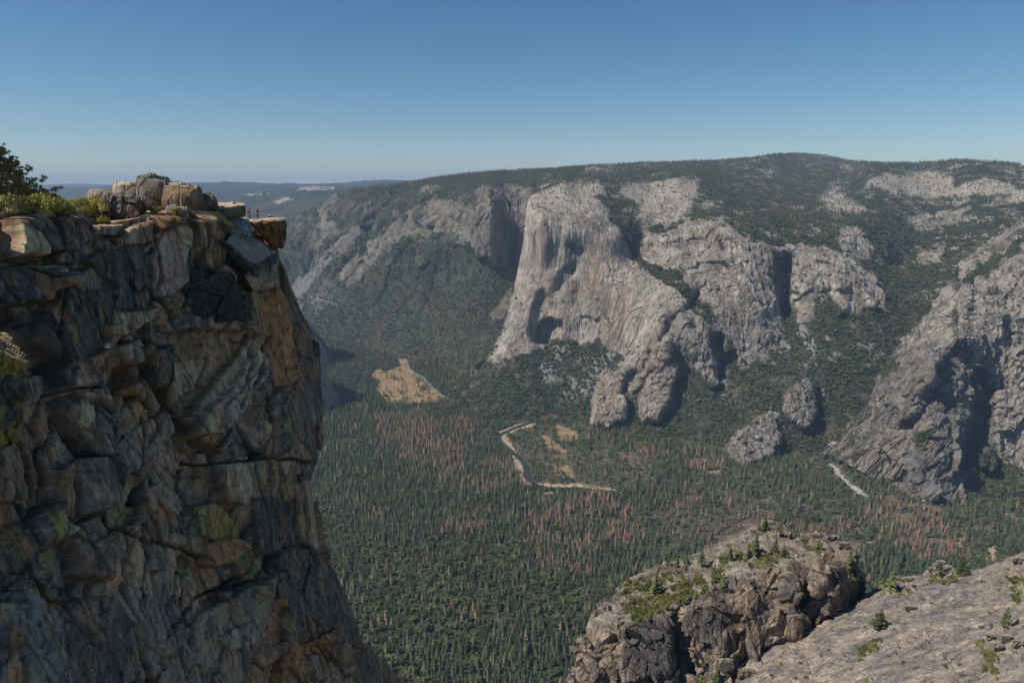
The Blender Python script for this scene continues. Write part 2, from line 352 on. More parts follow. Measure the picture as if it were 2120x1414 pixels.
# free standing buttresses and pinnacles at the foot of the wall
push([(1234, 880), (1228, 830), (1240, 790), (1265, 765), (1300, 740), (1335, 720), (1345, 760), (1325, 800), (1300, 820), (1290, 870), (1262, 884)], -80, 2)
push([(1330, 770), (1300, 825), (1284, 810), (1290, 780), (1318, 758)], 70, 2)
push([(1328, 870), (1326, 820), (1345, 780), (1356, 720), (1385, 700), (1400, 775), (1388, 830), (1360, 872)], -80, 2)
push([(1622, 850), (1625, 820), (1655, 795), (1668, 768), (1682, 800), (1692, 840), (1680, 880), (1650, 882)], -55, 2)
push([(1508, 955), (1508, 925), (1540, 885), (1590, 855), (1612, 860), (1620, 900), (1602, 940), (1560, 962)], -55, 2)
px, py, Y = foldgrid(px, py, Y, left=10, top=6, g=.014)
ROCKE = [[(1000, 748), (1018, 735), (1035, 690), (1060, 600), (1080, 500), (1085, 420), (1110, 395), (1160, 375), (1240, 374), (1245, 400), (1250, 440), (1275, 470), (1300, 510), (1320, 550), (1370, 585), (1400, 605), (1440, 650), (1470, 670), (1500, 695), (1500, 790), (1470, 800), (1440, 765), (1400, 735), (1360, 750), (1325, 770), (1290, 740), (1265, 722), (1230, 705), (1200, 712), (1180, 702), (1150, 700), (1130, 715), (1100, 728), (1060, 742)],
         [(1225, 885), (1222, 830), (1235, 785), (1262, 765), (1300, 742), (1335, 755), (1400, 745), (1402, 780), (1388, 840), (1360, 880), (1328, 872), (1328, 810), (1310, 830), (1290, 880)],
         [(1290, 378), (1430, 364), (1440, 400), (1420, 440), (1375, 480), (1440, 460), (1490, 450), (1530, 480), (1560, 500), (1600, 510), (1640, 500), (1640, 560), (1615, 620), (1625, 680), (1600, 740), (1530, 760), (1500, 700), (1440, 620), (1400, 560), (1340, 545), (1320, 520), (1325, 470), (1300, 430)],
         [(1630, 530), (1650, 505), (1700, 510), (1750, 525), (1800, 560), (1830, 600), (1830, 625), (1790, 640), (1755, 650), (1700, 600), (1680, 640), (1640, 600)],
         [(1790, 370), (1840, 358), (1960, 360), (1990, 380), (2060, 370), (2130, 400), (2120, 420), (2050, 410), (1960, 420), (1900, 410), (1820, 395)],
         [(1690, 400), (1740, 385), (1785, 430), (1780, 445), (1720, 440)], [(1730, 500), (1735, 470), (1780, 480), (1815, 510), (1800, 540), (1760, 530)],
         [(1880, 450), (1950, 440), (2000, 450), (1960, 470), (1900, 480)], [(1180, 352), (1230, 346), (1290, 352), (1260, 360), (1200, 357)], [(1710, 352), (1760, 346), (1800, 350), (1770, 356)], [(1900, 520), (1960, 500), (1950, 540), (1900, 545)],
         [(1508, 958), (1505, 925), (1540, 885), (1590, 855), (1614, 860), (1620, 900), (1602, 940), (1560, 966)], [(1620, 850), (1622, 820), (1655, 795), (1668, 765), (1685, 800), (1694, 840), (1680, 880), (1650, 884)],
         [(2060, 345), (2120, 350), (2120, 358), (2080, 352)], [(1640, 610), (1690, 640), (1660, 700)], [(1560, 352), (1610, 352), (1600, 364)], [(1690, 770), (1700, 790), (1715, 820), (1700, 825)]]
SCREEP = [[(1120, 750), (1160, 740), (1145, 790), (1125, 790)], [(1155, 830), (1190, 780), (1230, 740), (1275, 725), (1270, 750), (1235, 790), (1222, 835), (1200, 820)], [(1650, 660), (1680, 680), (1695, 770), (1670, 720)], [(1500, 770), (1508, 770), (1500, 830), (1494, 830)], [(1700, 700), (1712, 740), (1704, 735)]]
def rockmaskE(px, py, P):
    up_ = ss(470, 420, py); qx, qy = warped(px, py, P, (45, 45, 45), 13); ex, ey = warped(px, py, P, (240, 240, 240), 1, 23); qx = qx+(ex-px)*38*up_; qy = qy+(ey-py)*16*up_
    rock = np.zeros(px.shape, bool)
    for pg in ROCKE: rock |= inpoly(qx, qy, pg)
    # forested bowl on top of the wall and wooded ledges
    for pg in ([(1240, 378), (1290, 375), (1320, 420), (1325, 470), (1325, 520), (1310, 530), (1275, 470), (1245, 420)], [(1330, 545), (1400, 600), (1480, 670), (1470, 640), (1380, 560)], [(1380, 500), (1330, 470), (1370, 465)]):
        rock &= ~inpoly(qx, qy, pg)
    return rock
CREEK = [(1742, 905), (1715, 925), (1718, 945), (1722, 962), (1745, 990), (1768, 1010), (1800, 1032)]
def creekd(px, py): return np.abs(px-np.interp(py, [p[1] for p in CREEK], [p[0] for p in CREEK]))+999*((py < 905) | (py > 1034))
def dispE(px, py, P):
    rk = blur(rockmaskE(px, py, P), 4)
    wall = ss(380, 440, py)
    f, e, r = facets(P, (120, 120, 330), 5, .7)
    g, e2, r2 = facets(P, (42, 42, 120), 15, .8)
    h, e3, r3 = facets(P, (11, 11, 20), 25, .7)
    fl = fbm(P, (45, 45, 420), 4, 8, ridged=True)
    rough = .35+.65*ss(1330, 1420, px)+.3*ss(1600, 1700, px)
    elc = ss(1420, 1340, px); d = rk*wall*(f*(10-3.5*elc)*rough+g*(3.2-1.4*elc)*rough+h*.6*rough+fl*(10-5*elc)+fbm(P, (16, 16, 240), 3, 18, ridged=True)*3.0-3*(1-elc)*ss(.06, 0, e))
    bt = ss(1225, 1250, px)*ss(1520, 1490, px)*ss(680, 720, py)*rk+rk*ss(1500, 1510, px)*ss(760, 780, py)
    b1, be, br = facets(P, (34, 34, 95), 45, 1.0); d = d+bt*(fbm(P, (17, 17, 150), 4, 28, ridged=True)*9+b1*4.5)
    d = d+(1-rk)*(fbm(P, (120, 120, 120), 4, 33)*14+ss(600, 450, py)*fbm(P, 60., 3, 2)*6)
    return d+fbm(P, (260, 260, 400), 3, 3)*12*wall
def colE(px, py, P, Nf, D):
    rk = rockmaskE(px, py, P)
    rockm = blur(rk, 1)
    a = ss(-.35, .35, fbm(P, (60, 60, 260), 5, 21)); b = ss(.0, .5, fbm(P, (110, 110, 260), 4, 61)); st = ss(.05, .5, fbm(P, (13, 13, 420), 4, 77))
    rc = lerp(GRAN*.82, GRANB*1.0, a)
    nose = ss(1330, 1290, px+.0*py)
    rc = lerp(rc, TAN, b*.6*ss(1150, 1210, px)*ss(500, 560, py)*ss(1420, 1330, px))
    rc = lerp(rc, GRANB*1.22, .8*ss(1120, 1090, px-.0*py+.0)*ss(700, 560, py)*.6)
    rc = lerp(rc, GREYR*.8, st*.6); rc = lerp(rc, GRANB*1.15, ss(.12, .5, fbm(P, (9, 9, 380), 4, 177))*.5)
    # darker, weathered right-hand buttresses
    dk = ss(1340, 1400, px)*ss(620, 680, py)
    rc = lerp(rc, GREYR*.95, dk*.55*ss(-.5, .2, fbm(P, (50, 50, 120), 3, 12)))
    _, e, r = facets(P, (40, 40, 90), 15, .6)
    rc = rc*(.82+.36*r)[..., None]
    rc = lerp(rc, DKR, ss(.06, .0, e)*.3*ss(1340, 1420, px))
    top = ss(460, 420, py)
    rc = lerp(rc, GRANB*1.12, top*.6)
    veg = lerp(DARKG*.85, DARKG*1.5, ss(-.3, .3, fbm(P, (30, 30, 30), 4, 31)))
    thin = ss(.15, .45, fbm(P, (90, 90, 90), 4, 38))
    veg = lerp(veg, SOIL*1.5, thin*.7)
    slabs = ss(.22-.08*ss(470, 430, py), .30-.04*ss(470, 430, py), fbm(P, (70, 70, 50), 5, 48))*ss(820, 700, py); veg = lerp(veg, GRANB*.9, slabs*.8)
    c = lerp(veg, rc, rockm)
    brush = ss(.18, .4, fbm(P, (14, 14, 10), 3, 51))*ss(-.2, .3, fbm(P, (120, 120, 120), 3, 58))
    c = lerp(c, DARKG*1.3, rockm*brush*.75*np.maximum(ss(1300, 1450, px), top))
    qx, qy = warped(px, py, P, (25, 25, 25), 16)
    sc = np.zeros(px.shape)
    for pg in SCREEP: sc = np.maximum(sc, inpoly(qx, qy, pg)*1.)
    c = lerp(c, SCREE*.9, sc*ss(-.25, .05, fbm(P, (20, 20, 20), 4, 81)))
    # pale boulder bed of the creek
    qx, qy = warped(px, py, P, (14, 14, 14), 5)
    ln = np.interp(qy, [900, 930, 960, 990, 1010, 1040], [1742, 1715, 1722, 1745, 1768, 1800])
    c = lerp(c, GRANB*1.15, ss(9, 5, np.abs(qx-ln))*ss(-.3, .2, fbm(P, (12, 12, 12), 3, 83))*ss(912, 920, qy)*ss(1034, 1030, qy))
    return c
build_sheet('north_wall_terrain', px, py, Y, dispE, colE, M_FAR)
# ---- right-hand rock mass
RL = pl([(455, 2105), (520, 2040), (560, 1975), (600, 1990), (640, 1935), (690, 1893), (720, 1868), (745, 1835), (770, 1842), (800, 1820), (850, 1780), (900, 1748), (940, 1722), (980, 1790), (1020, 1880), (1045, 1950), (1100, 2000)])
RT = pl([(1700, 930), (1740, 905), (1790, 850), (1832, 775), (1850, 730), (1880, 695), (1935, 640), (1975, 575), (1985, 545), (2010, 530), (2060, 492), (2120, 455), (2250, 380)])
RB = pl([(1700, 950), (1740, 955), (1800, 985), (1870, 1030), (1960, 1062), (2010, 1052), (2060, 1085), (2250, 1130)])
rc_ = [(1740, 930, 2640), (1800, 850, 2760), (1850, 740, 2960), (1900, 690, 3080), (1940, 640, 3200), (1985, 555, 3500), (2060, 495, 3600), (2120, 458, 3650), (2250, 400, 3700), (2030, 560, 3300), (2120, 525, 3200), (2120, 570, 3050), (2250, 540, 3000),
       (2000, 605, 3050), (1930, 700, 2900), (1870, 765, 2780), (2000, 660, 2870), (2060, 650, 2850), (2120, 640, 2820), (2250, 640, 2800),
       (1990, 698, 2560), (1930, 740, 2570), (1880, 775, 2600), (1840, 820, 2590), (1960, 800, 2420), (1990, 820, 2440), (1900, 860, 2450), (1850, 900, 2450), (1800, 940, 2450), (1760, 950, 2520), (1960, 900, 2330), (1990, 940, 2300), (1940, 980, 2280), (1900, 1000, 2280), (1960, 1055, 2190), (1820, 990, 2400),
       (2030, 740, 2680), (2060, 720, 2760), (2120, 740, 2720), (2250, 760, 2650), (2040, 800, 2640), (2060, 860, 2560), (2080, 800, 2680), (2120, 850, 2560), (2100, 930, 2480), (2060, 960, 2440), (2020, 1000, 2340), (2120, 980, 2380), (2060, 1040, 2260), (2120, 1080, 2150), (2250, 1100, 2100), (2250, 950, 2400), (2005, 900, 2420), (1700, 945, 2640)]
Rf = rbf(rc_)
px, py = sgrid(lambda y: 1700+0*y, lambda y: 2250+0*y, RT, RB, 1.3)
Y = Rf(px, py)
push([(1905, 838), (1950, 735), (1990, 700), (2035, 770), (2050, 810), (2020, 850), (1960, 850)], 120, 5)
push([(1850, 830), (1990, 697), (1960, 730), (1925, 790), (1900, 850), (1860, 880)], -55, 5)
push([(1990, 870), (2050, 800), (2060, 840), (2040, 930), (2010, 975), (1985, 960)], 210, 5)
push([(2028, 905), (2046, 900), (2050, 975), (2030, 970)], -55, 2)
push([(2000, 640), (2020, 600), (2030, 590), (2025, 660), (2010, 700)], 40, 3)
push([(2080, 620), (2120, 560), (2120, 720), (2085, 720)], 40, 3)
push([(1890, 845), (1905, 838), (1960, 770), (1990, 900), (1950, 1040), (1890, 1010)], -30, 10)
px, py, Y = foldgrid(px, py, Y, top=6, gt=.02)
def vegR(px, py, P):
    qx, qy = warped(px, py, P, (35, 35, 35), 12)
    v = np.zeros(px.shape, bool)
    for pg in ([(1975, 620), (2000, 585), (2120, 520), (2120, 505), (2050, 540), (1985, 590)], [(2010, 960), (2050, 930), (2090, 990), (2130, 1010), (2130, 1120), (1950, 1080), (1990, 1030)], [(1720, 945), (1800, 990), (1900, 1040), (1800, 1040), (1700, 960)], [(2010, 790), (2060, 780), (2050, 815), (2010, 815)], [(1870, 765), (1830, 785), (1850, 745)], [(1890, 900), (1960, 880), (1900, 930)]):
        v |= inpoly(qx, qy, pg)
    return v
def dispR(px, py, P):
    f, e, r = facets(P, (85, 85, 130), 55, .8)
    g, e2, r2 = facets(P@np.array([[.8, 0, .6], [0, 1, 0], [-.6, 0, .8]]), (26, 26, 85), 65, .8)
    h, e3, r3 = facets(P, (10, 10, 16), 75, .7)
    fl = fbm(P@np.array([[.86, 0, .5], [0, 1, 0], [-.5, 0, .86]]), (26, 26, 200), 4, 8, ridged=True)
    return f*13+g*6+h*1.2+fl*10-3*ss(.06, 0, e2)
def colR(px, py, P, Nf, D):
    v = blur(vegR(px, py, P), 1)
    a = ss(-.3, .3, fbm(P, (50, 50, 90), 4, 22))
    rc = lerp(GREYR*.95, GRAN*.82, a)
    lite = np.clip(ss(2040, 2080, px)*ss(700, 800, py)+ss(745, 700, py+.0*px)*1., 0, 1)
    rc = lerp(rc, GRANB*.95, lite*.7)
    _, e, r = facets(P, (26, 26, 40), 65, .6); rc = rc*(.8+.4*r)[..., None]
    st = ss(.1, .5, fbm(P, (10, 10, 260), 3, 77)); rc = lerp(rc, DKR*1.2, st*.45)
    brush = ss(.2, .4, fbm(P, (16, 16, 9), 3, 51))*ss(.0, .3, fbm(P, (90, 90, 90), 3, 58))
    rc = lerp(rc, DARKG*1.3, brush*.8)
    scr = ss(-.05, .2, fbm(P, (35, 35, 35), 3, 88))*ss(2050, 2070, px)*ss(990, 1010, py)
    return lerp(lerp(rc, DARKG*1.3, v), SCREE*1.1, scr)
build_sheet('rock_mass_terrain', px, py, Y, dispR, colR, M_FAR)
# ---- distant wooded hills, range behind range
def hills(name, T, B, Yt, x0, x1, step, seed, amp, bare=0., y0=None):
    px, py = sgrid(lambda y: x0+0*y, lambda y: x1+0*y, T, B, step)
    r = (py-T(px))/(B(px)-T(px)); Y = np.exp(np.interp(r, *Yt))
    P = world(px, py, Y)
    Y = Y*(1+amp*fbm(P, (900, 1500, 900), 4, seed))
    px, py, Y = foldgrid(px, py, Y, top=5)
    def cf(px, py, P, Nf, D):
        c = lerp(DARKG*.8, DARKG*1.5, ss(-.3, .3, fbm(P, (220, 220, 120), 5, seed+3)))
        c = lerp(c, np.array([.10, .075, .05]), ss(.1, .5, fbm(P, (600, 600, 300), 4, seed+9))*.5)
        if bare:
            qx, qy = warped(px, py, P, (150, 150, 60), 7)
            for pg in ([(612, 396), (622, 387), (640, 384), (690, 388), (690, 392), (640, 393)], [(500, 402), (540, 399), (560, 401), (520, 405)], [(560, 420), (600, 412), (610, 414), (580, 422)]): c = lerp(c, GRANB*1.1, inpoly(qx, qy, pg)*.8)
        return c
    build_sheet(name, px, py, Y, lambda a, b, P: fbm(P, (300, 300, 300), 3, seed)*25+fbm(P, (60, 60, 60), 2, seed+1)*8, cf, M_HILL)
lg = lambda r, y: (r, [math.log(v) for v in y])
hills('far_hills', pl([(-300, 384), (60, 383), (130, 381.5), (170, 380.5), (200, 382), (240, 383), (330, 384.5), (420, 387), (700, 384), (1000, 384)]), lambda x: 420+0*x, lg([0, 1], [34000, 25000]), -300, 1000, 4, 3, .02)
hills('middle_hills', pl([(-300, 396), (0, 392), (130, 389), (180, 387), (250, 386), (310, 384), (380, 379), (460, 377), (480, 376.5), (540, 378), (570, 380), (620, 381), (700, 379), (760, 374), (800, 373), (850, 374), (900, 380), (1000, 390)]), lambda x: 470+0*x, lg([0, .3, 1], [19000, 14000, 9500]), -300, 1000, 2.5, 13, .03)
hills('near_hills', pl([(-300, 470), (300, 440), (420, 418), (500, 402), (560, 396), (612, 388), (640, 384), (690, 387), (740, 386), (800, 384), (900, 395)]), lambda x: 600+0*x, lg([0, .1, .4, 1], [12500, 10500, 8500, 7000]), -300, 900, 2, 23, .03, 1)
# ---- the hidden peak on the near side of the valley whose shadow lies over the woods
def peak():
    n = 260; X, Yy = np.meshgrid(np.linspace(-3000, -820, n), np.linspace(2600, 4800, n))
    def cone(cx, cy, h, rx, ry, p=1.2): return h*np.clip(1-(np.abs((X-cx)/rx)**1.6+np.abs((Yy-cy)/ry)**1.6)**(1/1.6), 0, 1)**p
    z = np.maximum.reduce([cone(-1670, 3330, 870, 800, 600, .7), cone(-1880, 4150, 900, 780, 600, .75), cone(-2500, 3500, 800, 900, 800)])
    P = np.stack([X, Yy, FLOOR-40+z], -1)
    P[..., 2] += (fbm(P, (420, 420, 4000), 5, 6, ridged=True)*80+fbm(P, (90, 90, 90), 4, 16)*30)*ss(0, 300, z)
    c = lerp(np.broadcast_to(GRAN*.9, P.shape), DARKG*1.3, ss(.1, .3, fbm(P, (80, 80, 80), 4, 7)))
    o = mesh_np('valley_peak', P, grid_faces(n, n), M_FAR, col=c); o['kind'] = 'structure'
peak()
# ---- valley floor: one sheet that runs on to the horizon
def axis(a, b, s, far):
    m = np.arange(a, b+1, s); o = []; d = s*2
    x = a
    while x > -far: x -= d; d *= 1.6; o.append(x)
    o = o[::-1]; p = []; x = b; d = s*2
    while x < far: x += d; d *= 1.6; p.append(x)
    return np.r_[o, m, p]
def floorz(x, y):
    P = np.stack([x, y, 0*x], -1)
    return FLOOR+fbm(P, (400, 400, 400), 3, 2)*3+240*ss(1350, 500, y+.25*np.abs(x-100))
def pm_(p, x, y): return inpoly(x, y, p)
def floor_masks(px, py, P):
    sand = np.zeros(px.shape)
    opn = ss(.12, .42, fbm(P, (70, 70, 70), 4, 17))
    east = ss(1250, 1500, px)*ss(900, 960, py)*ss(1180, 1100, py)
    return opn, east
def floor():
    xs = axis(-2600, 2600, 14, 36000); ys = axis(900, 5600, 14, 36000)
    xs = xs[np.abs(xs) < 30000]; ys = ys[(ys > -5000) & (ys < 41000)]
    X, Yy = np.meshgrid(xs, ys); P = np.stack([X, Yy, floorz(X, Yy)], -1)
    px, py = project(P); opn, east = floor_masks(px, py, P)
    c = lerp(DARKG*.8, DARKG*1.4, ss(-.3, .3, fbm(P, (60, 60, 60), 4, 4)))
    bare = blur(pm_([(1045, 905), (1100, 880), (1210, 870), (1290, 930), (1400, 960), (1330, 1010), (1120, 1005)], px, py), 1); c = lerp(c, SOIL*2.0, np.clip(opn*(.35+.65*east)+east*.4+bare*.6, 0, 1)*.85)
    o = mesh_np('valley_floor', P, grid_faces(*X.shape), M_SOIL, col=c); o['kind'] = 'structure'
floor()
# ------------------------------------------------------------------ FOREGROUND ROCK
RS = np.array([[.82, 0, -.57], [0, 1, 0], [.57, 0, .82]])
from mathutils.bvhtree import BVHTree
def bvh(o):
    me = o.data; n = len(me.vertices); a = np.empty(n*3, np.float32); me.vertices.foreach_get('co', a)
    k = np.empty(len(me.loops), np.int32); me.loops.foreach_get('vertex_index', k)
    return BVHTree.FromPolygons([Vector(v) for v in a.reshape(-1, 3).tolist()], k.reshape(-1, 4).tolist())
def hit(px, py, trees):
    d = V(px, py, 100).normalized(); best = None
    for t in trees:
        h = t.ray_cast(Vector((0, 0, 0)), d)
        if h[0] is not None and (best is None or h[3] < best[3]): best = h
    return best
def drop(p, trees, up=30):
    best = None
    for t in trees:
        h = t.ray_cast(Vector((p[0], p[1], p[2]+up)), Vector((0, 0, -1)), 200)
        if h[0] is not None and (best is None or h[3] < best[3]): best = h
    return best[0] if best else Vector(p)
BK = np.array([.044, .044, .048]); BL = np.array([.13, .145, .155]); BR = np.array([.20, .135, .085]); LT = np.array([.36, .295, .235]); SCR = np.array([.285, .235, .225]); YL = np.array([.32, .30, .08]); OR = np.array([.34, .19, .085]); GY = np.array([.20, .185, .175])
FEAT = [  # (outline in the photo, metres back, colour, strength)
 ([(60, 437), (150, 432), (172, 450), (190, 480), (192, 497), (130, 518), (105, 525), (70, 525), (45, 480), (30, 460), (0, 455)], -1.3, BK*1.5, .8),
 ([(0, 458), (15, 458), (25, 470), (45, 480), (62, 520), (60, 535), (0, 545)], -1.8, LT*1.0, .75),
 ([(-40, 560), (70, 555), (80, 600), (60, 630), (-40, 640)], -1.4, BK, .85),
 ([(90, 590), (150, 560), (190, 590), (205, 620), (205, 680), (180, 740), (100, 760), (60, 700), (60, 650)], -1.6, BK, .9),
 ([(95, 590), (150, 560), (190, 590), (180, 605), (120, 615)], 0, BL*1.3, .6),
 ([(200, 520), (290, 515), (310, 560), (315, 625), (300, 640), (215, 650), (200, 610), (165, 560), (140, 545)], -1.0, BK*1.1, .85),
 ([(205, 515), (215, 495), (265, 470), (300, 460), (308, 505), (260, 515), (235, 520)], -1.4, LT*.9, .7),
 ([(265, 470), (300, 460), (308, 505), (270, 512)], 0, BR*.7, .7),
 ([(300, 445), (385, 437), (388, 462), (312, 485)], -1.2, BR*.95, .8),
 ([(312, 485), (388, 462), (392, 490), (405, 520), (405, 575), (330, 622), (325, 600), (320, 540)], -.3, SCR, .92),
 ([(355, 470), (388, 462), (392, 490), (388, 515), (372, 505)], -.5, YL*.9+.08, .25),
 ([(395, 500), (415, 520), (410, 580), (390, 590), (385, 540)], .8, BK*1.5, .7),
 ([(392, 455), (440, 445), (455, 455), (458, 500), (440, 520), (425, 560), (410, 560), (402, 500)], -1.1, LT*.75, .8),
 ([(428, 450), (437, 450), (440, 520), (425, 550), (424, 500)], -.2, OR, .7),
 ([(430, 505), (462, 500), (480, 545), (450, 555), (428, 548)], -.8, BK*1.1, .8),
 ([(345, 690), (420, 685), (520, 680), (540, 700), (500, 760), (440, 830), (400, 860), (370, 860), (355, 800)], 1.0, BR*.95, .75),
 ([(370, 750), (440, 740), (430, 800), (380, 830)], .2, LT*.9, .6),
 ([(400, 850), (450, 780), (510, 715), (545, 730), (550, 760), (530, 800), (480, 860), (430, 900), (380, 900)], -1.2, LT*.85, .85),
 ([(440, 845), (500, 790), (545, 760), (530, 800), (480, 860), (430, 900)], -.6, GY*1.4, .6),
 ([(530, 610), (575, 600), (600, 640), (640, 700), (640, 760), (600, 800), (560, 800), (560, 740), (540, 700)], -.4, OR*.8, .75),
 ([(590, 560), (600, 600), (640, 680), (660, 760), (670, 860), (640, 940), (610, 900), (620, 800), (605, 700), (590, 640)], .3, BK*1.9, .7),
 ([(505, 600), (525, 605), (524, 650), (500, 690), (510, 640)], -1.0, YL*.7, .5),
 ([(180, 680), (210, 675), (212, 730), (190, 735)], -1.0, LT*1.2, .8),
 ([(215, 655), (310, 635), (312, 650), (250, 700), (215, 690)], -1.2, LT*.9, .8),
 ([(312, 620), (325, 625), (345, 655), (345, 678), (315, 680)], -.6, OR*.8, .6),
 ([(290, 660), (312, 655), (308, 740), (295, 720)], -1.0, BR, .6),
 ([(232, 720), (260, 705), (275, 750), (255, 765), (235, 750)], -1.6, LT*1.15, .85),
 ([(105, 770), (150, 750), (170, 800), (120, 830)], -1.0, LT*.9, .8),
 ([(150, 740), (200, 730), (205, 760), (160, 785)], -1.1, BR*1.1, .8),
 ([(145, 820), (180, 815), (182, 870), (160, 900), (145, 880)], -.7, LT*1.1, .7),
 ([(60, 780), (140, 760), (100, 830), (60, 840)], .4, BK*2, .5),
 ([(262, 725), (272, 730), (305, 850), (290, 848)], 1.8, BK*.6, .8),
 ([(305, 725), (355, 715), (365, 760), (350, 800), (315, 800)], -1.0, BK*1.4, .8),
 ([(215, 930), (330, 850), (350, 900), (300, 960), (230, 1000)], -.6, GY, .5),
 ([(434, 962), (500, 945), (505, 1000), (495, 1048), (450, 1040)], -1.3, LT*.85, .7),
 ([(505, 1028), (560, 1020), (596, 1045), (590, 1140), (520, 1150)], -1.0, BK*1.2, .9),
 ([(600, 1000), (640, 990), (660, 1080), (664, 1140), (625, 1130)], -.5, LT*.75, .6),
 ([(600, 960), (630, 960), (600, 1040), (580, 1010)], 0, BR, .6),
 ([(390, 1050), (430, 1040), (500, 1090), (505, 1140), (440, 1120), (400, 1110)], -.7, YL*.55, .55),
 ([(485, 1140), (520, 1140), (545, 1200), (530, 1245), (500, 1220)], -.4, YL*.5, .5),
 ([(410, 1125), (470, 1110), (500, 1130), (470, 1170), (420, 1170)], -1.2, BR*1.2, .8),
 ([(550, 1140), (640, 1130), (690, 1180), (745, 1290), (748, 1340), (690, 1330), (600, 1340), (560, 1240)], -.9, BK*1.5, .85),
 ([(600, 1345), (680, 1305), (690, 1380), (640, 1414), (580, 1440), (560, 1400)], .9, OR*.75, .8),
 ([(540, 1250), (570, 1240), (570, 1330), (550, 1340)], 0, OR*.8, .6),
 ([(640, 1360), (665, 1350), (680, 1400), (650, 1414)], -.5, GY*1.2, .7),
 ([(330, 1330), (560, 1180), (545, 1260), (500, 1414), (340, 1440)], -.5, GY*.85, .6),
 ([(440, 1320), (500, 1290), (510, 1340), (460, 1345)], -.4, GY*1.3, .6),
 ([(-40, 1040), (65, 1040), (80, 1130), (65, 1250), (-40, 1250)], .8, BK*1.1, .7),
 ([(-40, 1230), (60, 1220), (110, 1280), (140, 1440), (-40, 1440)], -1.0, BL*1.0, .75),
 ([(-20, 1300), (12, 1310), (20, 1440), (-20, 1440)], 0, BR*1.2, .8),
 ([(126, 1240), (250, 1230), (280, 1330), (250, 1440), (140, 1440)], .7, BK*1.7, .7),
 ([(141, 955), (200, 950), (222, 1010), (217, 1060), (160, 1070)], -1.3, BK*1.8, .7),
 ([(100, 975), (140, 960), (146, 1080), (108, 1060)], -.9, BR*1.1, .7),
 ([(140, 1090), (190, 1070), (220, 1150), (200, 1210), (150, 1190)], -1.2, BR*.8, .7),
 ([(215, 990), (260, 980), (270, 1090), (225, 1100)], .3, YL*.4+.03, .5),
 ([(265, 1000), (285, 1000), (280, 1060), (262, 1050)], 1.2, BK*.7, .8),
 ([(285, 1010), (325, 1000), (315, 1060), (285, 1050)], -.8, LT*1.0, .7),
 ([(60, 590), (72, 580), (80, 560), (100, 560), (96, 600), (70, 610)], -1.9, LT*.8, .6),
 ([(0, 545), (90, 548), (140, 545), (130, 560), (60, 565), (0, 560)], .2, GRAN*.8, .6),
 ([(760, 1345), (800, 1370), (840, 1420), (740, 1440), (735, 1350)], .0, BK*1.6, .6),
]
CRK = [[(325, 1330), (420, 1240), (520, 1200), (570, 1130)], [(680, 1300), (600, 1350), (585, 1440)], [(400, 955), (450, 962), (560, 950), (640, 955)], [(620, 985), (628, 1080), (640, 1200)], [(430, 930), (500, 840), (560, 700)], [(270, 740), (280, 800), (300, 850), (320, 900)], [(105, 820), (150, 810), (230, 800), (300, 850)], [(330, 622), (325, 500), (305, 450)], [(375, 1040), (380, 1120), (385, 1250), (400, 1330)], [(290, 870), (285, 1000), (300, 1120), (285, 1250), (310, 1414)], [(20, 560), (80, 590), (75, 640)], [(40, 1000), (80, 1120), (125, 1250), (160, 1414)], [(690, 1380), (640, 1290), (670, 1414)], [(200, 620), (215, 720), (225, 800)], [(520, 690), (515, 760), (470, 850)], [(540, 800), (560, 900), (555, 950)]]
CL_R = pl([(400, 470), (436, 462), (455, 475), (475, 540), (500, 572), (520, 580), (540, 588), (560, 596), (580, 600), (600, 606), (640, 622), (680, 640), (720, 655), (760, 663), (800, 666), (850, 667), (900, 664), (940, 658), (960, 655), (985, 645), (1000, 640), (1020, 643), (1060, 655), (1100, 663), (1140, 668), (1180, 688), (1220, 710), (1260, 728), (1300, 742), (1330, 750), (1345, 770), (1370, 795), (1414, 838), (1480, 900)])
CL_T = pl([(-300, 442), (0, 440), (100, 434), (160, 436), (180, 450), (230, 462), (285, 452), (300, 444), (388, 438), (455, 440), (470, 456), (500, 470), (530, 495), (575, 520), (600, 560), (1000, 700)])
cc = [(-300, 442, 50), (0, 440, 58), (170, 450, 68), (230, 465, 72), (300, 445, 78), (388, 438, 82), (455, 442, 86), (480, 470, 89), (520, 490, 94), (575, 522, 99), (598, 560, 103), (-300, 700, 44), (0, 700, 53), (150, 700, 62), (300, 700, 72), (450, 700, 82), (550, 700, 91), (640, 690, 103), (664, 800, 104), (600, 820, 93),
      (0, 1000, 47), (200, 1000, 58), (400, 1000, 70), (560, 1000, 82), (640, 1000, 95), (660, 1100, 97), (0, 1414, 41), (200, 1414, 49), (400, 1414, 61), (600, 1414, 76), (740, 1330, 96), (700, 1414, 88), (838, 1414, 112), (-300, 1414, 34), (-300, 1000, 39)]
Cf = rbf(cc)
px, py = sgrid(lambda y: -300+0*y, CL_R, CL_T, lambda x: 1500+0*x, 1.45)
Y = Cf(px, py)
fold0 = px.shape
for k in range(1, 14):
    px = np.c_[px, px[:, -1:]-1.5]; py = np.c_[py, py[:, -1:]]; Y = np.c_[Y, Y[:, -1:]*1.018]
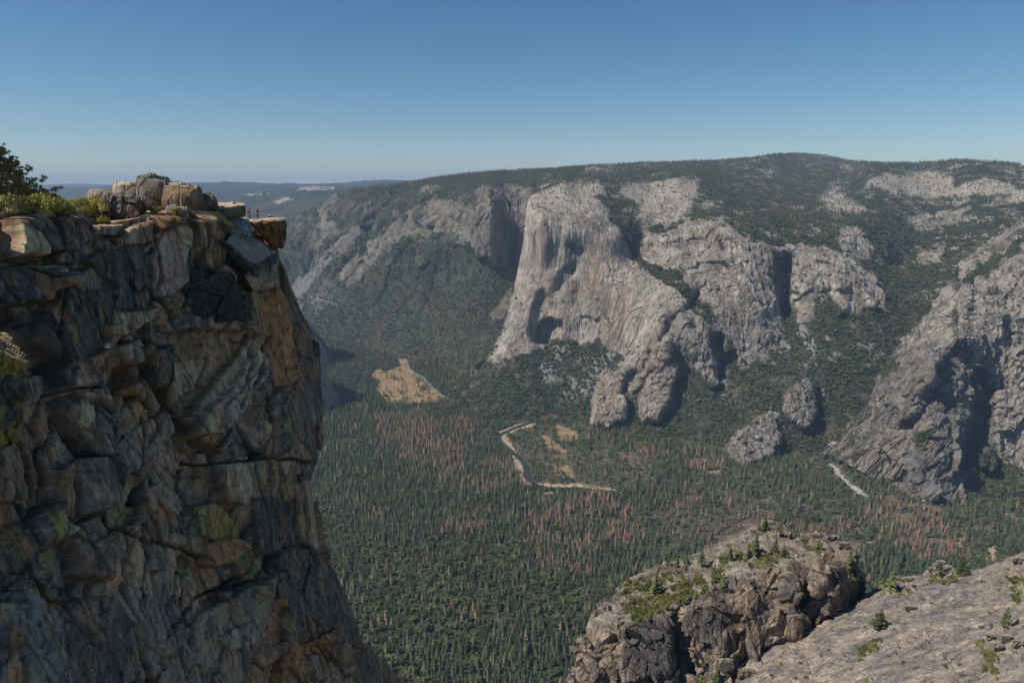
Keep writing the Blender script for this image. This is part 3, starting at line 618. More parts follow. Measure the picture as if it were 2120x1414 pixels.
def cliff():
    P0 = world(px, py, Y)
    wx = 5*noise(P0/3.0, 6)+2*noise(P0/.9, 7); wz = 5*noise(P0/3.0, 8)+2*noise(P0/.9, 9); qx, qy = px+wx, py+wz
    off = np.zeros(px.shape); cmix = np.zeros(px.shape+(4,))
    Nn = gnormals(P0)
    PV = P0@np.array([[.96, 0, .26], [0, 1, 0], [-.26, 0, .96]]); f, e1, r1 = facets(PV, (7, 7, 17), 5, .9)
    g, e2, r2 = facets(PV, (2.6, 2.6, 6.5), 15, .9)
    h, e3, r3 = facets(PV, (.8, .8, 1.8), 25, .8)
    smooth = np.zeros(px.shape)
    # base colour: patina, bare brown rock, grey
    a = fbm(P0, (3.5, 3.5, 7), 5, 21)
    c = lerp(np.broadcast_to(BK*1.7, P0.shape), GY*.95, ss(-.25, .25, a)); c = lerp(c, BR*1.1, ss(-.2, .2, fbm(P0, (6, 6, 11), 4, 31))*.85)
    c = lerp(c, LT*.9, ss(.62, .9, r2)*.65*ss(.2, .5, r1))
    c = lerp(c, BK, ss(.3, .1, r2)*.5)
    # stains run straight down below the overhangs
    st = fbm(P0, (.5, .5, 14), 4, 77)
    c = lerp(c, BK*1.1, ss(.08, .4, st)*.6); c = lerp(c, OR*.9, ss(.2, .45, fbm(P0, (.8, .8, 12), 3, 87))*.45*ss(400, 560, px)); c = lerp(c, SCR*.8, ss(.25, .45, fbm(P0, (.35, .35, 10), 3, 97))*.4)
    ye = ss(.18, .42, fbm(P0, (1.1, 1.1, 4), 5, 57))*ss(.0, .35, fbm(P0, (7, 7, 10), 3, 67)); c = lerp(c, YL*.75, ye*.75)
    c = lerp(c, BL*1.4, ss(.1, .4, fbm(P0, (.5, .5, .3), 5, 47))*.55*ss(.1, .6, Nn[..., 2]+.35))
    c = lerp(c, OR*1.05, ss(.32, .5, fbm(P0, (1.5, 1.5, 2.5), 5, 107))*.5)
    rgf = np.random.default_rng(8)
    for poly, d, colr, s in FEAT:
        m = inpoly(qx, qy, poly).astype(float); mb = blur(m, 1); pa = np.array(poly, float); cx, cy = pa.mean(0); tx, ty = rgf.uniform(-1, 1, 2)
        w_ = max(np.ptp(pa[:, 0]), 30); h_ = max(np.ptp(pa[:, 1]), 30)
        off += mb*(-d*1.05+1.2*tx*(px-cx)/w_*min(w_/60, 2)+.45*ty*(py-cy)/h_*min(h_/70, 2))
        t_ = fbm(P0, (1.2, 1.2, 3.5), 4, 30); colr2 = colr*(1+.5*t_)[..., None]
        c = lerp(c, colr2, mb*min(1, s*1.12)*(.85+.15*noise(P0/.5, 3)))
        c = lerp(c, BK*.6, ss(.18, .5, mb)*ss(.82, .5, mb)*.8)
        smooth = np.maximum(smooth, mb)
    c = lerp(c, BK*1.1, ss(.1, .4, st)*.55*smooth); c = lerp(c, OR*.9, ss(.15, .4, fbm(P0, (.6, .6, 12), 3, 287))*.4*smooth); c = lerp(c, SCR*.9, ss(.3, .5, fbm(P0, (.4, .4, 9), 3, 197))*.35*smooth)
    gr = np.zeros(px.shape)
    for ln in CRK:
        for (ax, ay), (bx, by) in zip(ln[:-1], ln[1:]):
            t = np.clip(((qx-ax)*(bx-ax)+(qy-ay)*(by-ay))/((bx-ax)**2+(by-ay)**2), 0, 1)
            gr = np.maximum(gr, ss(5, 1, np.hypot(qx-ax-t*(bx-ax), qy-ay-t*(by-ay))))
    D = off*1.1+f*.85*(1-.85*smooth)+g*.36*(1-.72*smooth)+h*.09+fbm(P0, 1.2, 4, 2)*.13-gr*.9-ss(.05, 0, e1)*.5*(1-.8*smooth)-ss(.05, 0, e2)*.2*(1-.5*smooth)
    D = D+fbm(P0, (9, 9, 20), 3, 4)*1.3*(1-.6*smooth)
    nr_ = np.clip(ss(-2, 26, py-CL_T(px)), .12, 1); D = D*nr_
    edge = np.clip((fold0[1]-1-np.arange(px.shape[1]))/22., .3, 1)[None]; D = D*edge
    P = P0+Nn*D[..., None]
    c = lerp(c, BK*.7, np.maximum(ss(.05, 0, e1)*.6, gr*.8))
    # flat top running back from the rim, then the far side falling away
    rim = P[:1].copy(); rows = []; back = np.stack([rim[..., 0]/rim[..., 1]*1.06, np.ones(rim.shape[:2]), 0*rim[..., 0]], -1)
    for k in range(1, 44):
        q = rim+back*(k*.75); q[..., 2] += k*.004+fbm(q, (3, 3, 3), 3, 12)*.25*min(k, 6)/6-k*.16*ss(435, 470, px[:1])
        rows.append(q)
    last = rows[-1]
    for k in range(1, 16): rows.append(last+np.array([-1.2*k, 2.0*k, -(k**1.9)*.9])+fbm(last+k, (6, 6, 6), 3, 15)[..., None]*1.0)
    top = np.concatenate(rows[::-1], 0); ct = lerp(np.broadcast_to(GRAN*.95, top.shape), SOIL*1.6, ss(.0, .3, fbm(top, (1.5, 1.5, 1.5), 4, 19)))
    P = np.concatenate([top, P], 0); c = np.concatenate([ct, c], 0)
    wm = np.array([2.3, 1.86, 1.42]); c = np.minimum(c*wm, .62); o = mesh_np('cliff', P, grid_faces(*P.shape[:2]), M_NEAR, col=c, smooth=False); o['kind'] = 'structure'
    return o
CLIFF = cliff()
def ncube(n):
    """unit cube surface as a quad grid with shared corners"""
    idx = {}; vs = []; fs = []
    def g(p):
        k = tuple(int(round(a*n)) for a in p)
        if k not in idx: idx[k] = len(vs); vs.append([2*a/n-1 for a in k])
        return idx[k]
    for ax in range(3):
        for side in (0, 1):
            u, v = (ax+1) % 3, (ax+2) % 3
            for i in range(n):
                for j in range(n):
                    q = []
                    for di, dj in ((0, 0), (1, 0), (1, 1), (0, 1)):
                        p = [0, 0, 0]; p[ax] = side; p[u] = (i+di)/n; p[v] = (j+dj)/n; q.append(g(p))
                    fs.append(q if side else q[::-1])
    return np.array(vs), np.array(fs)
NC = {}
def block(name, front, back, n=44, rnd=.12, amp=.25, cell=1.6, colr=(GY, BR), seed=1, material=None, parent=None, topc=None, streak=0):
    """a rock between four front and four back corners (top-left, top-right, bottom-right, bottom-left; photo direction + metres)"""
    if n not in NC: NC[n] = ncube(n)
    v, f = NC[n]; L = np.linalg.norm(v, axis=1, keepdims=True); r = v/np.maximum(np.abs(v).max(1, keepdims=True), 1e-6)
    sph = v/L; q = v*(1-rnd)+sph*rnd*1.05
    fr = world(*np.array(front, float).T); bk = world(*np.array(back, float).T)
    s = (q[:, :1]+1)/2; t = (1-q[:, 1:2])/2; w = (q[:, 2:3]+1)/2   # right, down, back
    fp = (fr[0]*(1-s)+fr[1]*s)*(1-t)+(fr[3]*(1-s)+fr[2]*s)*t; bp = (bk[0]*(1-s)+bk[1]*s)*(1-t)+(bk[3]*(1-s)+bk[2]*s)*t
    P = fp*(1-w)+bp*w; ctr = P.mean(0)
    ax = np.stack([fr[1]-fr[0], fr[0]-fr[3], bk[0]-fr[0]]); ax /= np.linalg.norm(ax, axis=1, keepdims=True)
    m = np.abs(v)**6; m = m/m.sum(1, keepdims=True)*np.sign(v); Nn = m@ax; Nn /= np.maximum(np.linalg.norm(Nn, axis=1, keepdims=True), 1e-6)
    f1, e1, r1 = facets(P, cell, seed, .8); f2, e2, r2 = facets(P, cell*.35, seed+5, .8)
    D = amp*(f1*.7+f2*.22)+amp*.5*fbm(P, cell*.8, 4, seed)-amp*.5*ss(.05, 0, e1)
    P = P+Nn*D[:, None]
    c = lerp(np.broadcast_to(colr[0], P.shape), colr[1], ss(-.2, .3, fbm(P, cell*1.2, 4, seed+3)))
    c = c*(.75+.5*r2)[:, None]
    if streak: c = lerp(c, BK, ss(0, .3, fbm(P, (.35, .35, 9), 3, seed+8))*streak); c = lerp(c, OR, ss(.15, .4, fbm(P, (.5, .5, 9), 3, seed+18))*streak*.8)
    c = lerp(c, BK, ss(.1, .45, fbm(P, cell*.3, 4, seed+4))*.5)
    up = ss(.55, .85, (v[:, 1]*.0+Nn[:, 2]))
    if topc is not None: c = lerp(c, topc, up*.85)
    # drop the point cloud onto its own centre so that the object's origin is at its base
    if parent is not None: c = np.minimum(c*np.array([1.8, 1.5, 1.2]), .6)
    o = mesh_np(name, P, f, material or M_NEAR, col=c, parent=parent, smooth=False)
    return o
def blk(name, *a, **k): return block(name, *a, parent=CLIFF, **k)
PALE = np.array([.40, .345, .28])
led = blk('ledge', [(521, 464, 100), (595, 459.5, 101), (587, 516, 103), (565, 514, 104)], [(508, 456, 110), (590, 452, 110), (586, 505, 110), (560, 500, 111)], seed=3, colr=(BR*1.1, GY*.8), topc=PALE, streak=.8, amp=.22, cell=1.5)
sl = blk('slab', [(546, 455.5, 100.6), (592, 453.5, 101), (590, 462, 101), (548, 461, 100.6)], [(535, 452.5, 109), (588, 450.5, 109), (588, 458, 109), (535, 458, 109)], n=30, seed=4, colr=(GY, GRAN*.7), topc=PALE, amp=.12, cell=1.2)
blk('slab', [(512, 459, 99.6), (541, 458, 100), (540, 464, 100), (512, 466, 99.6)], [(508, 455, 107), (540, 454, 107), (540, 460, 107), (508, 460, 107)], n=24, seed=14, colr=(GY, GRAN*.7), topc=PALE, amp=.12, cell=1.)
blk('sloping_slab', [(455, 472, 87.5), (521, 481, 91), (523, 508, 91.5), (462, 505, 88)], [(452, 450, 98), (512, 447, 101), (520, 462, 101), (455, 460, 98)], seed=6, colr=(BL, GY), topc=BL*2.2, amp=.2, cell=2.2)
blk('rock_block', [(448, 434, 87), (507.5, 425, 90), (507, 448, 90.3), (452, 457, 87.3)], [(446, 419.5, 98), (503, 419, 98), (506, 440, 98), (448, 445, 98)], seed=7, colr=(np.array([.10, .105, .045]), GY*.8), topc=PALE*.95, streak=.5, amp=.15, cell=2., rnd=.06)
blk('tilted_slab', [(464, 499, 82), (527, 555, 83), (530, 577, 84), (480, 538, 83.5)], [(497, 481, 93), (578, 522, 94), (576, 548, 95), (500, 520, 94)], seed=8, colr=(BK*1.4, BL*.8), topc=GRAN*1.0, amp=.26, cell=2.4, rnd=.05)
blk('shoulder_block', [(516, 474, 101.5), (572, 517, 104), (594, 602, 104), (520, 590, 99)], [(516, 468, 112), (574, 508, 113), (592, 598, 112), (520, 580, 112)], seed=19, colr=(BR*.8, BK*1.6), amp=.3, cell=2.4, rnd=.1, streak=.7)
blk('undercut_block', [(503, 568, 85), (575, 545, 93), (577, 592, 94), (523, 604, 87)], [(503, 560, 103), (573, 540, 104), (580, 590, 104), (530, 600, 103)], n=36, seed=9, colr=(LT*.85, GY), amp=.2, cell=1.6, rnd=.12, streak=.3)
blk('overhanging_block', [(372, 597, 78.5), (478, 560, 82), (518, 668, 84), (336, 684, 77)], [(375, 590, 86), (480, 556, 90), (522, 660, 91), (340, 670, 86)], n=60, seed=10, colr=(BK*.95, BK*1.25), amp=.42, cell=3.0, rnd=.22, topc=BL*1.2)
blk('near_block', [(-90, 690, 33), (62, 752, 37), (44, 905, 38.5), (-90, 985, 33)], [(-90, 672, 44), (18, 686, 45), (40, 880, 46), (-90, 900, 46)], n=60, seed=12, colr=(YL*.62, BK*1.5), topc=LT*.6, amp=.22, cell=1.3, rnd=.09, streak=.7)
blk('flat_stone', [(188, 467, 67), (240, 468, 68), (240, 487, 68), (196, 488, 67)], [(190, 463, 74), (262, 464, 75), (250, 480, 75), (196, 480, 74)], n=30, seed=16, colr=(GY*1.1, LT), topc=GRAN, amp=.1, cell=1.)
def boulder(label, x0, x1, y0, y1, Yd, dep, rnd, seed, colr, topc=None, amp=.2, cell=2.6, skew=0, n=48, name='boulder', group='boulders piled along the cliff top'):
    o = block(name, [(x0, y0, Yd), (x1, y0+skew, Yd), (x1, y1, Yd), (x0, y1, Yd)], [(x0, y0-1, Yd+dep), (x1-2, y0+skew-1, Yd+dep), (x1, y1-3, Yd+dep), (x0, y1-3, Yd+dep)], n=n, rnd=rnd, amp=amp, cell=cell, colr=colr, seed=seed, topc=topc)
    me = o.data; b = V((x0+x1)/2, y1, Yd+dep/2); me.transform(Matrix.Translation(-b)); o.location = b
    return tag(o, label, 'boulder', group)
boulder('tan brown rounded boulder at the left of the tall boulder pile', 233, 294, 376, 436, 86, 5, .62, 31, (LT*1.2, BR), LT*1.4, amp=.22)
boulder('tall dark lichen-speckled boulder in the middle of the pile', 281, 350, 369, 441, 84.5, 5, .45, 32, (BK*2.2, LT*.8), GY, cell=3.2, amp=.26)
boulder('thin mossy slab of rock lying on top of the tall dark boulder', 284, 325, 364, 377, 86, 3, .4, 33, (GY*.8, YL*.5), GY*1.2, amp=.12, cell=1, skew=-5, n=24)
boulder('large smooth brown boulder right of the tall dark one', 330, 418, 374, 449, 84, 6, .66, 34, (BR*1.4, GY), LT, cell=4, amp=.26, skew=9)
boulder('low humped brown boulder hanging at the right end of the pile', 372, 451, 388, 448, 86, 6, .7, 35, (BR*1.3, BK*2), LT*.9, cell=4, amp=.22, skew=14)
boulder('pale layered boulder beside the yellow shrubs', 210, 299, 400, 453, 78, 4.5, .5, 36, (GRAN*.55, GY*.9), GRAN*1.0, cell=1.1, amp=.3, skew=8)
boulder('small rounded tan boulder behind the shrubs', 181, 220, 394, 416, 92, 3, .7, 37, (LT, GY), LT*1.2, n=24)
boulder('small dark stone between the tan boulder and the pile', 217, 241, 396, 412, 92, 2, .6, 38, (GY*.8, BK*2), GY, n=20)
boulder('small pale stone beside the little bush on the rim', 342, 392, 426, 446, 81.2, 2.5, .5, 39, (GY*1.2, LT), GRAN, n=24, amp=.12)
# ------------------------------------------------------------------ outcrop and slab below right
OT = pl([(1170, 1440), (1195, 1370), (1218, 1300), (1240, 1252), (1290, 1208), (1340, 1180), (1420, 1155), (1500, 1118), (1560, 1090), (1585, 1078), (1612, 1080), (1640, 1108), (1700, 1103), (1760, 1132), (1770, 1165), (1780, 1200), (1792, 1245)])
OB = pl([(1170, 1500), (1500, 1500), (1560, 1420), (1620, 1370), (1700, 1330), (1792, 1270)])
oc = [(1170, 1440, 310), (1218, 1300, 350), (1290, 1208, 395), (1420, 1155, 420), (1500, 1118, 435), (1585, 1078, 445), (1612, 1080, 445), (1640, 1108, 430), (1700, 1103, 430), (1760, 1132, 410), (1790, 1240, 395), (1400, 1200, 375), (1500, 1170, 385), (1600, 1130, 405), (1700, 1130, 400),
      (1264, 1293, 336), (1347, 1279, 340), (1402, 1252, 347), (1470, 1215, 355), (1530, 1192, 360), (1626, 1174, 365), (1699, 1151, 372), (1763, 1145, 382), (1264, 1320, 331), (1347, 1300, 334), (1402, 1275, 340), (1470, 1240, 347), (1530, 1215, 352), (1626, 1200, 357), (1699, 1180, 364), (1763, 1165, 376),
      (1230, 1400, 312), (1300, 1400, 318), (1400, 1400, 318), (1500, 1400, 322), (1548, 1366, 334), (1607, 1334, 340), (1699, 1293, 350), (1767, 1256, 365), (1790, 1270, 372), (1200, 1500, 300), (1500, 1500, 312), (1650, 1250, 353), (1560, 1290, 341)]
Of = rbf(oc); px, py = sgrid(lambda y: 1170+0*y, lambda y: 1792+0*y, OT, OB, 1.3); Y = Of(px, py)
for pg, d in (([(1525, 1215), (1560, 1200), (1565, 1260), (1545, 1285), (1528, 1260)], -3), ([(1620, 1195), (1650, 1180), (1665, 1200), (1650, 1245), (1625, 1250)], -3), ([(1685, 1160), (1705, 1155), (1705, 1200), (1680, 1240), (1670, 1230)], -3), ([(1720, 1165), (1745, 1150), (1735, 1270), (1712, 1275)], -3),
              ([(1650, 1290), (1720, 1280), (1700, 1310), (1665, 1312)], 8), ([(1390, 1275), (1410, 1260), (1440, 1400), (1400, 1414), (1385, 1330)], 9), ([(1270, 1300), (1385, 1280), (1385, 1390), (1290, 1414)], -5), ([(1500, 1300), (1640, 1250), (1640, 1310), (1540, 1370), (1480, 1350)], -3), ([(1665, 1210), (1685, 1240), (1650, 1260)], 5)): push(pg, d, 2)
px, py, Y = foldgrid(px, py, Y, right=8, top=8, gt=.012, g=.01, ky=1.5)
edgeO = pl([(1170, 1330), (1264, 1293), (1347, 1279), (1402, 1252), (1470, 1215), (1530, 1192), (1626, 1170), (1699, 1148), (1763, 1140), (1800, 1140)])
def dispO(px, py, P):
    fc = ss(-8, 8, py-edgeO(px)); f, e, r = facets(P, (15, 15, 24), 5, .9); g, e2, r2 = facets(P, (6, 6, 10), 15, .9); h, e3, r3 = facets(P, (2.2, 2.2, 2.6), 25, .8)
    t, e4, r4 = facets(P@RS, (16, 8, 5), 35, .9)
    return fc*(f*2.4+g*.9+h*.2+fbm(P, (4, 4, 30), 3, 8, ridged=True)*.7-ss(.05, 0, e2)*.7)+(1-fc)*(t*1.1+(lambda q: (q-np.floor(q))*1.2)((P@RS)[..., 2]/4.0+fbm(P, (20, 20, 12), 4, 66)*1.6)+h*.25+fbm(P, (14, 14, 14), 3, 9)*1.2)
edgeO = pl([(1170, 1330), (1264, 1293), (1347, 1279), (1402, 1252), (1470, 1215), (1530, 1192), (1626, 1170), (1699, 1148), (1763, 1140), (1800, 1140)])
def colO(px, py, P, Nf, D):
    face = ss(-8, 8, py+9*noise(P/8, 4)-edgeO(px)); a = ss(-.3, .3, fbm(P, (12, 12, 22), 5, 21))
    rc = lerp(GY*1.15, LT*1.35, a); rc = lerp(rc, TAN*.75, ss(.0, .4, fbm(P, (14, 14, 20), 4, 41))*.75*ss(1440, 1520, px)); rc = lerp(rc, BK*2, ss(.05, .35, fbm(P, (2, 2, 40), 4, 51))*.6)
    rc = lerp(rc, TAN*1.0, ss(.15, .4, fbm(P, (1.6, 1.6, 30), 3, 61))*.5*ss(1500, 1560, px))
    _, e, r = facets(P, (4.5, 4.5, 7), 15, .8); rc = rc*(.75+.5*r)[..., None]
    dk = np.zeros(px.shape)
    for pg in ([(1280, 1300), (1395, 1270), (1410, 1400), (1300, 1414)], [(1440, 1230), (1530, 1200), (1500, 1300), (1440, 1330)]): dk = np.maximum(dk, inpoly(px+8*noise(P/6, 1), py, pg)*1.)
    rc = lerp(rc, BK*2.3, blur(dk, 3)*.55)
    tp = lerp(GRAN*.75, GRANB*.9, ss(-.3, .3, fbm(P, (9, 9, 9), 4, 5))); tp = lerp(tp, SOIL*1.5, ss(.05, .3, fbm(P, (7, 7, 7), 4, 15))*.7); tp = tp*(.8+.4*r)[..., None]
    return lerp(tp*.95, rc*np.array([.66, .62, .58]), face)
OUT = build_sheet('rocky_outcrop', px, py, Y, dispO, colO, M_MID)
ST_ = pl([(1440, 1480), (1500, 1412), (1548, 1366), (1607, 1334), (1699, 1293), (1767, 1256), (1790, 1235), (1830, 1206), (1845, 1194), (1875, 1192), (1909, 1194), (1930, 1172), (1947, 1159), (1974, 1178), (2005, 1184), (2035, 1179), (2061, 1167), (2085, 1156), (2120, 1145), (2350, 1060)])
sc_ = [(1440, 1480, 318), (1548, 1366, 332), (1607, 1334, 339), (1699, 1293, 350), (1767, 1256, 362), (1790, 1235, 375), (1845, 1194, 392), (1909, 1196, 380), (1947, 1159, 392), (2035, 1179, 360), (2120, 1145, 350), (2350, 1060, 340), (1600, 1420, 306), (1700, 1400, 302), (1700, 1340, 325), (1850, 1300, 318), (1850, 1240, 350), (2000, 1250, 318), (2120, 1250, 298), (2120, 1414, 232), (1900, 1414, 262), (2350, 1414, 200), (2050, 1340, 265), (1480, 1500, 298), (2350, 1250, 260)]
Sf = rbf(sc_); px, py = sgrid(lambda y: 1440+0*y, lambda y: 2350+0*y, ST_, lambda x: 1520+0*x, 1.4); Y = Sf(px, py); px, py, Y = foldgrid(px, py, Y, top=8, gt=.012, ky=1.5)
def dispS(px, py, P):
    f, e, r = facets(P@RS, (40, 16, 7), 5, .7); g, e2, r2 = facets(P@RS, (14, 5, 2.4), 15, .8); rough = ss(.0, .4, fbm(P, (30, 30, 30), 3, 6))+.8*ss(2020, 2080, px)*ss(1400, 1330, py)
    h, e3, r3 = facets(P, (4, 4, 4), 25, .9)
    tr = (P@RS)[..., 2]/3.4+fbm(P, (22, 22, 12), 4, 66)*2.2; tr = tr-np.floor(tr); ter = tr*.8*ss(1, .9, tr)
    return ter+f*.5+g*.28+h*.6*rough+fbm(P, (18, 18, 18), 3, 8)*1.5-ss(.06, 0, e2)*.25
def colS(px, py, P, Nf, D):
    a = ss(-.3, .3, fbm(P@RS, (26, 10, 9), 5, 21)); rc = lerp(np.array([.23, .20, .18]), np.array([.32, .262, .21]), a)
    rc = lerp(rc, GREYR*.9, ss(.05, .4, fbm(P@RS, (16, 5, 4), 4, 31))*.6); rc = lerp(rc, np.array([.46, .37, .29]), ss(.15, .4, fbm(P@RS, (9, 3, 1.2), 4, 41))*.5); rc = lerp(rc, BK*2.4, ss(.12, .34, fbm(P@RS, (14, 3, .9), 4, 51))*.7)
    _, e, r = facets(P@RS, (7, 3, 2.4), 15, .8); return rc*(.82+.36*r)[..., None]
SLAB = build_sheet('sloping_rock_slab', px, py, Y, dispS, colS, M_MID)
B_CL = bvh(CLIFF); B_ST = [bvh(o) for o in CLIFF.children]; B_O = bvh(OUT); B_S = bvh(SLAB)
# ------------------------------------------------------------------ shrubs on the rim and on the rocks
def quads(centers, nrm, up, w, l):
    """one little leaf quad per centre"""
    s = np.cross(nrm, up); s /= np.maximum(np.linalg.norm(s, axis=1, keepdims=True), 1e-6); t = np.cross(s, nrm)
    w = w[:, None]; l = l[:, None]
    P = np.stack([centers-s*w, centers+s*w-t*l*.2, centers+s*w*.6+t*l, centers-s*w*.6+t*l*.9], 1)
    return P.reshape(-1, 3), np.arange(len(centers)*4).reshape(-1, 4)
def rdir(n, rg):
    v = rg.normal(size=(n, 3)); return v/np.linalg.norm(v, axis=1, keepdims=True)
def shrub_mesh(n, seed, leaf=.075, flat=.7, lobes=9):
    rg = np.random.default_rng(seed); ctr = np.c_[rg.uniform(-.72, .72, lobes), rg.uniform(-.72, .72, lobes), rg.uniform(.05, .55, lobes)*flat]; rad = rg.uniform(.26, .48, lobes)
    k = rg.integers(0, lobes, n); d = rdir(n, rg); d[:, 2] = np.abs(d[:, 2])*.9-.15
    c = ctr[k]+d*(rad[k]*rg.uniform(.72, 1.08, n))[:, None]*np.array([1, 1, flat]); c[:, 2] = np.maximum(c[:, 2], .0)
    nr = d+rdir(n, rg)*.8; nr /= np.linalg.norm(nr, axis=1, keepdims=True)
    return quads(c, nr, rdir(n, rg), leaf*rg.uniform(.5, 1, n), leaf*rg.uniform(.8, 1.5, n))
def tube(pts, r, k=6):
    pts = np.array(pts, float); n = len(pts); r = np.broadcast_to(r, n)
    T = np.gradient(pts, axis=0); T /= np.maximum(np.linalg.norm(T, axis=1, keepdims=True), 1e-9); ref = np.where(np.abs(T[:, 2:3]) > .9, [[1, 0, 0]], [[0, 0, 1]])
    A = np.cross(T, ref); A /= np.linalg.norm(A, axis=1, keepdims=True); B = np.cross(T, A); a = np.arange(k)*2*math.pi/k
    P = pts[:, None]+(A[:, None]*np.cos(a)[None, :, None]+B[:, None]*np.sin(a)[None, :, None])*r[:, None, None]
    i = np.arange(n*k).reshape(n, k); j = np.roll(i, -1, 1)
    return P.reshape(-1, 3), np.stack([i[:-1], j[:-1], j[1:], i[1:]], -1).reshape(-1, 4)
def join(parts):
    vs, fs, o = [], [], 0
    for v, f in parts: vs.append(v); fs.append(f+o); o += len(v)
    return np.concatenate(vs), np.concatenate(fs)
def stems(seed, h=.5):
    rg = np.random.default_rng(seed); out = []
    for k in range(7):
        a = rg.uniform(0, 6.28); e = np.array([math.cos(a)*.55, math.sin(a)*.55, h*rg.uniform(.6, 1)])
        out.append(tube([(0, 0, -.08), e*.4+rg.normal(size=3)*.05, e], [.035, .025, .01], 4))
    return join(out)
def root(name, label, cat, loc, group=None, scale=1, rz=0):
    o = bpy.data.objects.new(name, None); C.objects.link(o); o.location = loc; o.rotation_euler = (0, 0, rz); o.scale = (scale,)*3 if not hasattr(scale, '__len__') else scale
    o.empty_display_size = .2
    return tag(o, label, cat, group)
def copy_thing(o, loc, label, scale, rz, group=None, swap=None):
    c = o.copy(); C.objects.link(c); c.location = loc; c.scale = (scale,)*3 if not hasattr(scale, '__len__') else scale; c.rotation_euler = (0, 0, rz); c['label'] = label
    if group: c['group'] = group
    for ch in list(o.children):
        d = ch.copy(); C.objects.link(d); d.parent = c
    return c
def make_shrub(n, seed, material, name='shrub', leaf=.075, flat=.7):
    r = root(name, 'x', 'shrub', (0, 0, 0)); v, f = shrub_mesh(n, seed, leaf, flat)
    mesh_np('foliage', v, f, material, parent=r, smooth=False); v, f = stems(seed); mesh_np('stem', v, f, M_BARK, parent=r)
    return r
S1 = make_shrub(4200, 1, M_SHRUB, leaf=.05); S2 = make_shrub(4200, 2, M_SHRUB, leaf=.05); S3 = make_shrub(3500, 3, M_SHRUB, leaf=.05, flat=.9)
used = set()
def put_shrub(proto, loc, label, s, group):
    if id(proto) not in used:
        used.add(id(proto)); proto.location = loc; proto.scale = (s,)*3; proto['label'] = label; proto['group'] = group; return proto
    return copy_thing(proto, loc, label, s, random.uniform(0, 6.28), group)
G1 = 'yellow-green shrubs on the cliff top'
for (x, y, Yd, s, lab, pr) in [(4, 438, 60, 1.7, 'yellow-green shrub at the left edge of the photo on the cliff rim', S1), (38, 440, 61, 1.7, 'yellow-green shrub on the rim, second from the left edge', S2), (74, 441, 62, 1.5, 'dense shrub spilling over the rim of the dark blocky rock', S3), (108, 440, 63, 1.5, 'green shrub on the rim above the pale streaked rock', S1), (140, 440, 64, 1.25, 'low green shrub at the right end of the front row', S2),
                           (0, 425, 68, 2.0, 'tall yellow shrub under the pine branches at the photo edge', S2), (40, 424, 69, 2.0, 'tan and yellow shrub just below the pine branch tips', S3), (85, 427, 70, 1.7, 'brownish shrub behind the front row, below the last pine twigs', S1), (120, 430, 71, 1.3, 'low brown-green shrub right of the pine branch tips', S2), (150, 432, 74, 1.1, 'small shrub in the dip left of the tan boulder', S1), (176, 434, 77, 1.2, 'green shrub in front of the small tan boulder', S3), (205, 436, 78, 1.5, 'rounded green shrub left of the pale layered boulder', S2), (226, 430, 80, 1.2, 'shrub tucked between the layered boulder and the pile', S1),
                           (170, 447, 70, 1.1, 'yellowish shrub on the sloping rock shelf, upper one', S2), (190, 455, 70, 1.2, 'yellowish shrub on the sloping rock shelf, middle one', S3), (207, 463, 70, .95, 'lowest yellowish shrub, above the flat pale stone', S1)]:
    p = V(x, y, Yd); sh_ = put_shrub(pr, p-Vector((0, 0, .2*s)), lab, s, G1); sh_.scale = (s*1.15, s*1.15, s*1.75)
for (x, y, Yd, s, lab) in [(319, 441, 79.5, 1.0, 'small round bright bush on the rim in front of the tall boulder'), (368, 440, 80.6, .85, 'little bright bush beside the pale stone on the rim')]:
    put_shrub(S3, V(x, y, Yd), lab, s, 'little round bushes on the rim')
h = hit(62, 545, [B_CL]); D1 = make_shrub(2600, 9, M_SHRUB2, leaf=.06, flat=.35); D1.location = h[0]+Vector((0, -.4, -.1)); D1.scale = (1.5, 1.0, 1.0); tag(D1, 'flat dark green shrub on the narrow shelf of the cliff face', 'shrub')
